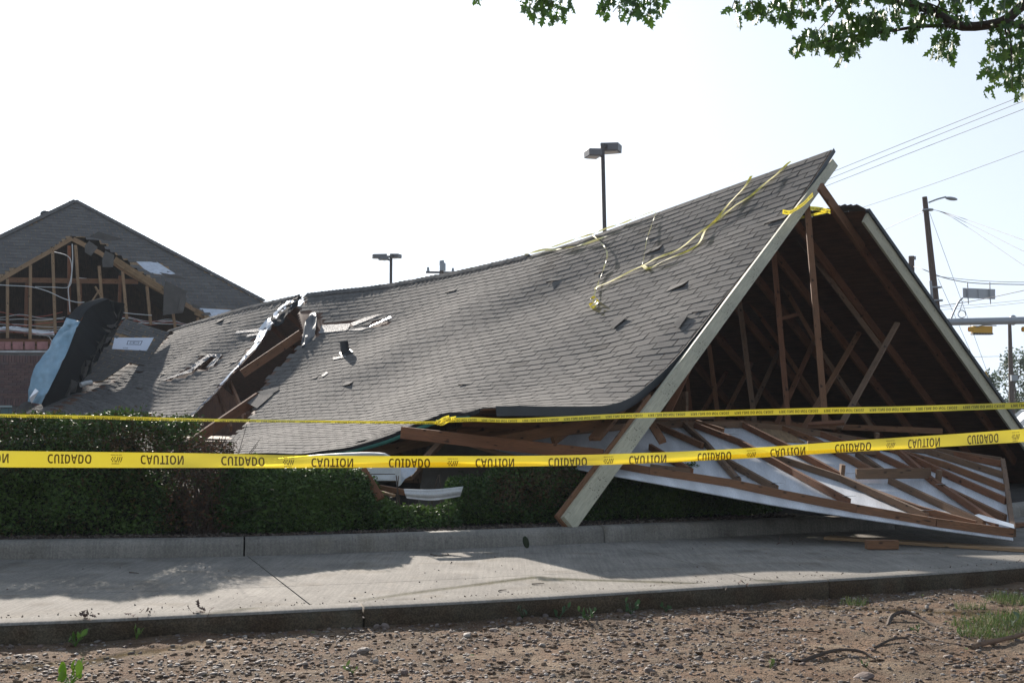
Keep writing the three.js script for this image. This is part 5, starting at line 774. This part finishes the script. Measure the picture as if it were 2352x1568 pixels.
{
  const t = thing('dead_bush', 'brown dead bush with bare twigs between the tall and low hedge', 'bush'), r = rng(55), cx = -3.08, cz = kz(-3.1) - 0.75;
  for (let i = 0; i < 130; i++) { const a = r() * 6.28, l = 0.35 + 0.75 * r(), s = 0.10 + 0.4 * r(), b = V(cx + 0.3 * (r() - 0.5), KT - 0.05, cz + 0.3 * (r() - 0.5)), m = b.clone().add(V(Math.cos(a) * s * 0.5, l * 0.55, Math.sin(a) * s * 0.5)), e = m.clone().add(V(Math.cos(a + r() - 0.5) * s * 0.7, l * (0.5 * r() + 0.1), Math.sin(a) * s * 0.6)); mesh('twig', tube([b, m, e], 0.006 + 0.004 * r(), 4, 7, 0.35), twigMat, t); }
  scatter('dry_leaves', smallLeaf, leafMat([1, 1, 1], 0.15, 0.8), t, 5200, q => { const a = q() * 6.28, rad = 0.46 * Math.sqrt(q()), y = KT + 0.05 + 0.85 * q(); return { p: V(cx + Math.cos(a) * rad * (1.05 - 0.4 * y), y, cz + Math.sin(a) * rad), size: [0.03, 0.03, 0.035] }; }, 56, [[0.09, 0.05, 0.03], [0.06, 0.04, 0.03], [0.13, 0.06, 0.03], [0.05, 0.035, 0.028], [0.045, 0.06, 0.02]]);
  const t2 = thing('bare_shrub', 'tangle of bare grey twigs at the foot of the gash', 'bush'), c = W(478, 1040, 13.0); for (let i = 0; i < 70; i++) { const b = c.clone().add(V(0.3 * (r() - 0.5), -0.75, 0.2 * (r() - 0.5))), m = b.clone().add(V(0.5 * (r() - 0.5), 0.55 + 0.2 * r(), 0.3 * (r() - 0.5))), e = m.clone().add(V(0.4 * (r() - 0.5), 0.25 * r(), 0.2 * (r() - 0.5))); mesh('twig', tube([b, m, e], 0.005, 4, 7, 0.35), std({ color: lin(0.20, 0.15, 0.12), roughness: 1 }), t2); }
  const st = thing('bare_sapling', 'single forked bare stem standing before the lower roof edge', 'stem'), y = W(502, 1010, 12.6); mesh('stem', tube([W(503, 1060, 12.5), W(501, 1035, 12.5), W(504, 1004, 12.5)], 0.007, 5, 10, 0.5), twigMat, st); mesh('fork', tube([W(501, 1030, 12.5), W(512, 1040, 12.5), W(520, 1052, 12.5), W(536, 1058, 12.5)], 0.005, 5, 10, 0.5), twigMat, st);
}
// lobed leaf of the foreground oak
const oakLeaf = (() => {
  const half = [[0.015, 0], [0.03, 0.12], [0.12, 0.16], [0.22, 0.24], [0.12, 0.32], [0.15, 0.38], [0.32, 0.46], [0.33, 0.53], [0.15, 0.54], [0.17, 0.62], [0.34, 0.74], [0.27, 0.80], [0.15, 0.78], [0.14, 0.88], [0.07, 0.92], [0, 1.04]], sh = new THREE.Shape(); half.forEach(([x, y], i) => i ? sh.lineTo(x, y) : sh.moveTo(x, y)); [...half].reverse().slice(1).forEach(([x, y]) => sh.lineTo(-x * 0.95, y - 0.03 * (x > 0.05 ? 1 : 0)));
  const g = new THREE.ShapeGeometry(sh), p = g.attributes.position; for (let i = 0; i < p.count; i++) { const x = p.getX(i), y = p.getY(i); p.setZ(i, 0.25 * Math.abs(x) - 0.22 * (y - 0.4) * (y - 0.4)); } g.computeVertexNormals(); g.rotateX(Math.PI); return g;
})();
{
  const oak = thing('oak_tree', 'oak branches with lobed green leaves hanging into the top of the view', 'tree'), bark = std({ color: lin(0.07, 0.055, 0.045), map: woodTex, roughness: 1 }), r = rng(303);
  const trunkTop = V(6.6, 5.4, -8.9); mesh('trunk', tube([V(6.9, -0.3, -8.6), V(6.8, 2, -8.7), V(6.65, 4, -8.8), trunkTop], 0.24, 12, 20, 0.6), bark, oak);
  const limb = [trunkTop, W(2500, -60, 9.0), W(2352, 11, 9.1), W(2306, 48, 9.1), W(2199, 59, 9.2), W(2149, 28, 9.3), W(2048, -4, 9.4), W(1900, -40, 9.5), W(1700, -90, 9.5), W(1500, -110, 9.4), W(1250, -120, 9.2), W(1090, -100, 9.2)]; mesh('limb', tube(limb, 0.055, 8, 80, 0.25), bark, oak); mesh('limb', tube([W(2199, 59, 9.2), W(2120, 60, 9.2), W(2050, 70, 9.15), W(1960, 82, 9.1), W(1880, 100, 9.0)], 0.018, 6, 24, 0.3), bark, oak); mesh('limb', tube([W(2306, 48, 9.1), W(2330, 55, 9.0), W(2352, 62, 8.9), W(2420, 90, 8.8)], 0.03, 6, 14, 0.4), bark, oak);
  const clusters = [
    [[[1195, -40], [1330, -40], [1322, 14], [1300, 42], [1262, 66], [1240, 70], [1215, 48], [1196, 32]], 46], [[[1372, -40], [1530, -40], [1522, 30], [1508, 54], [1480, 50], [1440, 46], [1398, 42], [1384, 20]], 62], [[[1078, -30], [1102, -30], [1098, 8], [1084, 8]], 5],
    [[[1666, 24], [1690, 6], [1720, 10], [1712, 50], [1698, 56], [1688, 34]], 10], [[[1730, 10], [1752, 0], [1760, 40], [1742, 50], [1726, 46]], 10], [[[1756, 20], [1800, -20], [1880, -30], [1900, 30], [1850, 40], [1812, 56], [1786, 58], [1766, 44]], 44],
    [[[1815, 110], [1850, 78], [1900, 60], [1950, 40], [2010, 40], [2052, 50], [2046, 80], [2010, 92], [1986, 94], [1970, 126], [1952, 144], [1925, 146], [1928, 122], [1880, 116], [1850, 126], [1830, 128]], 120], [[[1880, -40], [2352, -40], [2352, 20], [2290, 40], [2230, 50], [2150, 52], [2080, 60], [1980, 56], [1900, 30]], 190],
    [[[2080, 62], [2102, 55], [2112, 78], [2098, 94], [2080, 88]], 12], [[[2140, 66], [2190, 58], [2196, 88], [2180, 138], [2150, 140], [2142, 116], [2160, 94]], 24], [[[2262, 66], [2352, 40], [2380, 100], [2380, 230], [2338, 226], [2310, 200], [2288, 216], [2256, 216], [2270, 190], [2250, 150], [2270, 120], [2290, 120]], 96],
  ];
  clusters.push([[[1080, -170], [1700, -150], [2440, -110], [2440, -42], [1900, -45], [1080, -60]], 130]); const leaves = [], P = W;
  for (const [poly, n] of clusters) { const xs = poly.map(p => p[0]), ys = poly.map(p => p[1]), ax = Math.min(...xs), bx = Math.max(...xs), ay = Math.min(...ys), by = Math.max(...ys); let k = 0, cx = 0, cy = 0; poly.forEach(p => { cx += p[0] / poly.length; cy += p[1] / poly.length; });
    const near = limb.reduce((b, p) => { const [x, y] = proj(p), d = Math.hypot(x - cx, y - cy); return d < b[0] ? [d, p] : b; }, [1e9, null])[1];
    for (let j = 0; j < 3; j++) mesh('twig', tube([near, near.clone().lerp(W(cx, cy, 9), 0.5).add(V(0.1 * (r() - 0.5), 0.08, 0.2 * (r() - 0.5))), W(cx + (bx - ax) * 0.6 * (r() - 0.5), cy + (by - ay) * 0.6 * (r() - 0.5), 8.6 + 0.8 * r())], 0.009, 5, 12, 0.3), bark, oak);
    while (k < n * 2.3) { const x = ax + (bx - ax) * r(), y = ay + (by - ay) * r(); if (!inside(poly, x, y)) continue; k++; leaves.push({ p: W(x, y - 10, 8.5 + 1.2 * r()), y }); } }
  leaves.sort((a, b) => b.y - a.y); const lm = [[0.055, 0.115, 0.016], [0.07, 0.135, 0.02], [0.045, 0.095, 0.02], [0.09, 0.15, 0.025]].map(c => leafMat(c, 0.36, 0.6));
  const pose = () => new THREE.Quaternion().setFromEuler(new THREE.Euler((r() - 0.5) * 1.5, r() * 6.28, (r() - 0.5) * 2.4));
  leaves.slice(0, 300).forEach(t => { const m = mesh('leaf', oakLeaf, lm[Math.floor(r() * 4)], oak), s = 0.055 + 0.07 * r(); m.position.copy(t.p); m.quaternion.copy(pose()); m.scale.setScalar(s); });
  const rest = leaves.slice(300); scatter('foliage', oakLeaf, leafMat([1, 1, 1], 0.42, 0.5), oak, rest.length, (() => { let i = 0; return q => { const s = 0.055 + 0.07 * q(); return { p: rest[i++].p, size: [s, s, s], q: pose() }; }; })(), 304, [[0.055, 0.115, 0.016], [0.07, 0.135, 0.02], [0.045, 0.095, 0.02]]);
}
function farTree(label, x, yTop, yBase, Z, wpx, n, seed) {
  const t = thing('street_tree', label, 'tree', 'far street trees'), r = rng(seed), s = Z / FOC, b = W(x, yBase, Z), top = W(x, yTop, Z), H = top.y; mesh('trunk', tube([V(b.x, -0.1, -Z), V(b.x + 0.2, H * 0.4, -Z), V(b.x - 0.1, H * 0.8, -Z)], 0.16, 7, 12, 0.3), twigMat, t);
  for (let i = 0; i < 6; i++) { const h = H * (0.25 + 0.09 * i); mesh('limb', tube([V(b.x + 0.1, h, -Z), V(b.x + (r() - 0.5) * wpx * s * 0.6, h + H * 0.14, -Z + r() - 0.5), V(b.x + (r() - 0.5) * wpx * s * 0.9, h + H * 0.24, -Z + 2 * (r() - 0.5))], 0.06, 5, 10, 0.3), twigMat, t); }
  const cl = []; for (let i = 0; i < 26; i++) { const u = r(); cl.push([b.x + (r() - 0.5) * wpx * s * (0.5 + 0.5 * Math.sin(u * 3)), H * (0.16 + 0.8 * u), -Z + (r() - 0.5) * wpx * s * 0.8, 0.25 + 0.45 * r()]); }
  scatter('crown', smallLeaf, hedgeLeaf, t, n, q => { const c = cl[Math.floor(q() * cl.length)], a = q() * 6.28, z = 2 * q() - 1, k = c[3] * Math.pow(q(), 0.4) * Z / 60; return { p: V(c[0] + k * Math.cos(a) * Math.sqrt(1 - z * z), Math.max(0.3, c[1] + k * z), c[2] + k * Math.sin(a) * Math.sqrt(1 - z * z)), size: [0.22, 0.22, 0.26] }; }, seed, [[0.05, 0.095, 0.028], [0.07, 0.12, 0.035], [0.04, 0.075, 0.025], [0.11, 0.12, 0.06]]);
}
farTree('loose green street tree behind the slim dark pole', 2330, 806, 930, 96, 70, 2600, 401); farTree('small green tree just above the far roof edge', 2268, 856, 930, 80, 54, 1500, 402); farTree('low hazy bush row tree at the foot of the slim pole', 2300, 905, 930, 105, 80, 1400, 403);
// ---------------------------------------------------------------- litter, stones and weeds
{
  const st = new THREE.IcosahedronGeometry(1, 1); { const p = st.attributes.position; for (let i = 0; i < p.count; i++) { const v = V(p.getX(i), p.getY(i), p.getZ(i)), k = 0.78 + 0.44 * N8(v.x * 2 + 3, v.y * 2 + v.z * 3 + 3); p.setXYZ(i, v.x * k, v.y * k, v.z * k); } st.computeVertexNormals(); }
  const stMat = std({ color: 0xffffff, map: fineTex, roughness: 0.75 }), SC2 = [[0.24, 0.185, 0.155], [0.16, 0.122, 0.10], [0.30, 0.245, 0.205], [0.11, 0.08, 0.068], [0.20, 0.14, 0.115], [0.38, 0.335, 0.29]];
  const put = (r) => { for (;;) { const z = -4.2 - 5.6 * r(), x = (r() - 0.5) * 1.12 * -z; if (x > -9 && x < 8 && z > nearZ(x) + 0.02 && N8(x * 1.4 + 7, z * 1.8) + 0.6 * r() > 0.55) return [x, z]; } };
  const bed = new THREE.Group(); 
  const gr = scatter('gravel', st, stMat, scene, 24000, r => { const [x, z] = put(r), s = 0.0025 + 0.011 * Math.pow(r(), 3.6) + (r() < 0.022 ? 0.014 * r() : 0); return { p: V(x, dirtY(x, z) + s * 0.25, z), size: [s * (0.9 + 0.7 * r()), s * (0.5 + 0.4 * r()), s * (0.8 + 0.6 * r())], q: new THREE.Quaternion().setFromEuler(new THREE.Euler(0.5 * (r() - 0.5), 6.28 * r(), 0.5 * (r() - 0.5))) }; }, 505, SC2);
  const gr2 = scatter('mulch', new THREE.BoxGeometry(1, 0.25, 0.3), std({ color: 0xffffff, roughness: 1 }), scene, 5200, r => { const x = -6.2 + 9.5 * r(), z = kz(x) - 0.22 - 0.5 * r() * r(), s = 0.012 + 0.03 * r(); return { p: V(x, KT - 0.012 + 0.02 * r(), z), size: [s, s, s], q: new THREE.Quaternion().setFromEuler(new THREE.Euler(r() - 0.5, 6.28 * r(), r() - 0.5)) }; }, 506, [[0.06, 0.042, 0.032], [0.09, 0.065, 0.05], [0.035, 0.026, 0.022], [0.13, 0.11, 0.09]]);
  scatter('soil_clods', st, matt({ color: 0xffffff, map: dirtTex }), scene, 9000, r => { const [x, z] = put(r), s = 0.003 + 0.014 * Math.pow(r(), 3); return { p: V(x, dirtY(x, z) + s * 0.1, z), size: [s * (1 + 0.8 * r()), s * (0.45 + 0.4 * r()), s * (0.9 + 0.6 * r())], q: new THREE.Quaternion().setFromEuler(new THREE.Euler(0.6 * (r() - 0.5), 6.28 * r(), 0.6 * (r() - 0.5))) }; }, 507, [[0.42, 0.33, 0.275], [0.34, 0.26, 0.215], [0.28, 0.21, 0.17]]);
  scatter('leaf_litter', oakLeaf, matt({ color: 0xffffff }), scene, 420, r => { const [x, z] = put(r), s = 0.012 + 0.03 * r(); return { p: V(x, dirtY(x, z) + 0.006 + 0.006 * r(), z), size: [s, s, s], q: new THREE.Quaternion().setFromEuler(new THREE.Euler(1.57 + 0.7 * (r() - 0.5), 0.7 * (r() - 0.5), 6.28 * r())) }; }, 508, [[0.12, 0.075, 0.05], [0.19, 0.13, 0.08], [0.08, 0.05, 0.035], [0.10, 0.13, 0.04]]);
  scatter('lane_grit', st, stMat, scene, 1500, r => { const a = r(), t = 0.25 + 0.5 * a, o = r() < 0.7 ? -0.2 - 0.5 * r() * r() : -0.2 - 3.2 * r(), p = side(nearEdge, t, o), s = 0.0025 + 0.006 * r() * r(); return { p: V(p.x, s * 0.4 + (o > -0.21 ? 0.03 : 0), p.z), size: [s * 1.4, s * 0.7, s] }; }, 509, [[0.2, 0.15, 0.12], [0.13, 0.09, 0.07], [0.3, 0.25, 0.2]]);
  const rocks = [[835, 1512, 24, 12, 'flat brown stone sitting in the dirt in the middle'], [864, 1455, 15, 11, 'pale round stone in front of the edge kerb'], [884, 1452, 17, 12, 'grey lump of stone pressed against the edge kerb'], [862, 1535, 12, 12, 'rounded dark stone near the lower middle'], [522, 1460, 8, 9, 'white pebble in the kerb shadow'], [1155, 1446, 9, 6, 'pinkish stone chip by the kerb weeds'], [1193, 1437, 13, 12, 'black glossy lump beside the kerb weed'], [1423, 1412, 13, 10, 'tan stone against the kerb between weeds'], [1398, 1426, 8, 7, 'white angular pebble beside the kerb weed'], [480, 1492, 16, 9, 'dark stone half buried near the kerb'], [1985, 1563, 40, 12, 'large pale rough rock at the lower edge'], [1510, 1500, 10, 9, 'round light pebble alone on bare dirt'], [1260, 1460, 12, 8, 'brown stone below the kerb weeds'], [300, 1512, 14, 8, 'dark lump in the dirt at the lower corner'], [1965, 1425, 10, 6, 'tan pebble near the arched root'], [2098, 1415, 14, 7, 'pale flat stone by the kerb near the grass'], [928, 1556, 18, 12, 'oval tan stone at the bottom'], [1560, 1545, 16, 10, 'grey stone low in the dirt'], [700, 1545, 13, 9, 'small dark stone near the bottom'], [2200, 1540, 15, 9, 'stone beside the long root']];
  const rm = SC2.map(c => std({ color: lin(...c), map: fineTex, roughness: 0.8 }));
  rocks.forEach(([x, y, w, h, l], i) => { const p = G(x, y, -0.13), k = -p.z / FOC, m = solo('rock', st, rm[i === 6 ? 3 : (i * 5 + 2) % 6], l, 'stone', 'stones in the dirt'); m.position.set(p.x, dirtY(p.x, p.z) + h * k * 0.35, p.z); m.scale.set(w * k * 0.62, h * k * 0.62, w * k * 0.5); m.rotation.set(0.2, i * 1.3, 0.15); });
  const stick = (label, pts, r0, name = 'stick', mat = twigMat) => solo(name, tube(pts.map(([x, y, h]) => { const p = G(x, y, -0.13); p.y = dirtY(p.x, p.z) + h; return p; }), r0, 6, 24, 0.55), mat, label, 'stick');
  stick('short arched root rising out of the dirt', [[2040, 1442, -0.01], [2052, 1432, 0.03], [2080, 1428, 0.045], [2112, 1434, 0.035], [2150, 1446, 0.0]], 0.016, 'root'); stick('thick root lying in the lower dirt', [[1838, 1530, 0.0], [1872, 1522, 0.02], [1930, 1514, 0.03], [1980, 1512, 0.02], [2010, 1520, 0]], 0.013, 'root'); stick('curved dark stick between the two roots', [[2010, 1496, 0], [2050, 1488, 0.02], [2085, 1484, 0.02], [2105, 1494, 0]], 0.010); stick('long grey root running out beside the grass', [[2230, 1500, 0], [2262, 1492, 0.02], [2300, 1482, 0.03], [2352, 1466, 0.03], [2400, 1450, 0.02]], 0.018, 'root', MAT.woodGrey);
  stick('thin twig above the dark stick', [[1790, 1456, 0.01], [1840, 1460, 0.01], [1890, 1464, 0.01]], 0.005); stick('thin pale twig below the kerb joint', [[1678, 1416, 0.01], [1720, 1420, 0.015], [1760, 1414, 0.01]], 0.005); stick('fine twig crossing toward the long root', [[2100, 1462, 0.01], [2160, 1485, 0.012], [2240, 1500, 0.01]], 0.004); stick('short bent twig near the bottom edge', [[2170, 1536, 0.008], [2210, 1528, 0.012], [2230, 1522, 0.008]], 0.005); stick('dark twig low in the middle dirt', [[1130, 1536, 0.006], [1150, 1540, 0.01], [1168, 1534, 0.006]], 0.006); stick('brown twig in the left dirt', [[780, 1486, 0.006], [800, 1474, 0.012], [812, 1476, 0.006]], 0.007);
  const tw = (l, pts) => solo('twig', tube(pts.map(([x, y]) => G(x, y, 0.008)), 0.005, 5, 10, 0.5), twigMat, l, 'twig'); tw('twig lying at the base of the far kerb', [[988, 1272], [1008, 1276], [1030, 1274], [1026, 1270]]); tw('thin twig on the shaded lane', [[296, 1314], [308, 1315], [318, 1316]]); tw('twig on the sunny lane beside the long shadow', [[1222, 1341], [1236, 1340], [1250, 1339]]); tw('small crooked twig on the sunny lane', [[1145, 1357], [1152, 1355], [1163, 1354]]); tw('fine twig close to the edge kerb', [[1237, 1378], [1248, 1377], [1260, 1377]]);
  // clods and dry leaves lying on the lane edge
  const clod = (label, pts) => { const t = thing('dry_leaf_clump', label, 'dead leaves'), r = rng(pts[0][0]); for (const [x, y, w] of pts) { const p = G(x, y, 0.02), k = -p.z / FOC; for (let i = 0; i < 3; i++) { const m = mesh('dry_leaf', oakLeaf, std({ color: lin(0.075, 0.04, 0.03), roughness: 0.9 }), t); m.position.copy(p).add(V((r() - 0.5) * 0.05, 0.018 + 0.02 * r(), (r() - 0.5) * 0.04)); m.rotation.set(1.2 + r(), r() * 6, r() * 3); m.scale.setScalar(w * k * 1.1); } } };
  clod('curled dark dead leaf on the sunny lane by the corner', [[186, 1427, 22], [200, 1424, 20], [208, 1425, 16]]); clod('scattered dead leaves at the lane edge', [[310, 1420, 18], [328, 1418, 16], [336, 1415, 12]]); clod('dark clump of dead leaves on the sunny lane', [[446, 1414, 20], [462, 1410, 22], [474, 1413, 18]]); clod('small clods on the edge kerb by the long shadow', [[1664, 1356, 10], [1700, 1350, 14], [1718, 1350, 14], [1770, 1344, 8]]); clod('dead leaves at the base of the shaded kerb', [[1795, 1250, 14], [1815, 1248, 12], [1830, 1246, 14]]);
  solo('kerb_leaf', new THREE.SphereGeometry(1, 10, 8).scale(0.032, 0.062, 0.008).rotateZ(0.25).translate(0, 0.06, 0), leafMat([0.03, 0.04, 0.02], 0.1, 0.8), 'dark leaf standing against the far kerb face', 'leaf').position.copy(G(1208, 1258, 0.0)).add(V(0, 0.0, 0.03));
  // weeds with broad leaves
  const broad = (() => { const sh = new THREE.Shape(); sh.moveTo(0, 0); sh.quadraticCurveTo(0.34, 0.3, 0.24, 0.62); sh.quadraticCurveTo(0.15, 0.9, 0, 1); sh.quadraticCurveTo(-0.15, 0.9, -0.24, 0.62); sh.quadraticCurveTo(-0.34, 0.3, 0, 0); const g = new THREE.ShapeGeometry(sh, 5), p = g.attributes.position; for (let i = 0; i < p.count; i++) p.setZ(i, 0.3 * Math.abs(p.getX(i)) - 0.3 * Math.pow(p.getY(i) - 0.3, 2)); g.computeVertexNormals(); return g; })();
  const weed = (label, x, y, n, size, col, seed, lvl = -0.13) => { const t = thing('weed', label, 'weed', 'weeds by the kerb'), r = rng(seed), p = G(x, y, lvl), m = leafMat(col, 0.4, 0.5), b = V(p.x, dirtY(p.x, p.z), p.z); for (let i = 0; i < n; i++) { const a = r() * 6.28, l = size * (0.5 + 0.7 * r()), e = b.clone().add(V(Math.cos(a) * l * 0.7, l * (0.35 + 0.6 * r()), Math.sin(a) * l * 0.5)); mesh('stem', tube([b, b.clone().lerp(e, 0.5).add(V(0, 0.012, 0)), e], 0.0025, 4, 6), m, t); const lf = mesh('leaf', broad, m, t); lf.position.copy(e); lf.rotation.set(-0.9 + 0.8 * r(), a, (r() - 0.5) * 1.6); lf.scale.setScalar(size * (0.45 + 0.35 * r())); } };
  weed('leafy weed growing against the edge kerb at the near corner', 172, 1494, 9, 0.085, [0.10, 0.20, 0.03], 601); weed('small yellow-green weed in the kerb shadow', 312, 1482, 5, 0.07, [0.13, 0.24, 0.03], 602); weed('bright green broad-leaved plant at the bottom edge', 160, 1588, 11, 0.11, [0.20, 0.36, 0.03], 603); weed('weed beside the black lump at the kerb', 1200, 1432, 4, 0.07, [0.05, 0.10, 0.04], 604); weed('three-leaved weed at the shaded kerb foot', 1284, 1428, 4, 0.10, [0.05, 0.11, 0.04], 605); weed('spreading weed between the stones at the kerb', 1350, 1436, 9, 0.08, [0.07, 0.14, 0.04], 606); weed('trailing weed under the kerb edge', 1450, 1418, 8, 0.07, [0.06, 0.13, 0.04], 607); weed('tiny weed in the kerb shadow beyond the trailing one', 1530, 1412, 5, 0.05, [0.06, 0.12, 0.04], 608); weed('small pale weed alone near the bottom middle', 810, 1558, 4, 0.05, [0.16, 0.26, 0.06], 609); weed('seedling low in the dirt by the thick root', 1990, 1540, 4, 0.045, [0.08, 0.14, 0.04], 610); weed('seedling beside the dark stick', 2110, 1462, 4, 0.05, [0.10, 0.17, 0.05], 611); weed('pale green seedling near the grass tuft', 2210, 1468, 4, 0.06, [0.14, 0.24, 0.06], 612); weed('grey-green leaf cluster in the grass', 2320, 1450, 4, 0.09, [0.10, 0.15, 0.09], 613); weed('seedling in the lower dirt near the large rock', 1770, 1545, 4, 0.045, [0.14, 0.2, 0.05], 614);
  // grass
  const blade = new THREE.BufferGeometry(); blade.setAttribute('position', new THREE.Float32BufferAttribute([-0.04, 0, 0, 0.04, 0, 0, 0.02, 0.6, 0.1, -0.02, 0.6, 0.1, 0, 1, 0.3], 3)); blade.setIndex([0, 1, 2, 0, 2, 3, 3, 2, 4]); blade.computeVertexNormals();
  const tufts = [[2300, 1440, 0.34, 900], [2352, 1390, 0.30, 700], [2270, 1465, 0.2, 400], [2400, 1430, 0.4, 700], [1958, 1392, 0.12, 120], [2230, 1405, 0.12, 120]], list = []; for (const [x, y, s, n] of tufts) for (let i = 0; i < n; i++) list.push([G(x, y, -0.13), s]);
  let gi = 0; scatter('grass', blade, leafMat([1, 1, 1], 0.4, 0.6), scene, list.length, r => { const [c, s] = list[gi++], a = r() * 6.28, d = s * Math.sqrt(r()), x = c.x + Math.cos(a) * d, z = Math.max(c.z + Math.sin(a) * d * 0.7, nearZ(c.x + Math.cos(a) * d) + 0.05), h = 0.03 + 0.06 * r(); return { p: V(x, dirtY(x, z) - 0.004, z), size: [h * 0.8, h, h], q: new THREE.Quaternion().setFromEuler(new THREE.Euler((r() - 0.5) * 0.9, r() * 6.28, (r() - 0.5) * 0.9)) }; }, 701, [[0.13, 0.20, 0.05], [0.10, 0.17, 0.04], [0.19, 0.22, 0.08], [0.08, 0.13, 0.04]]);
}
scene.fog = new THREE.FogExp2(0xdfe8f0, 0.0005);                              // summer haze against the light
renderer.render(scene, camera);
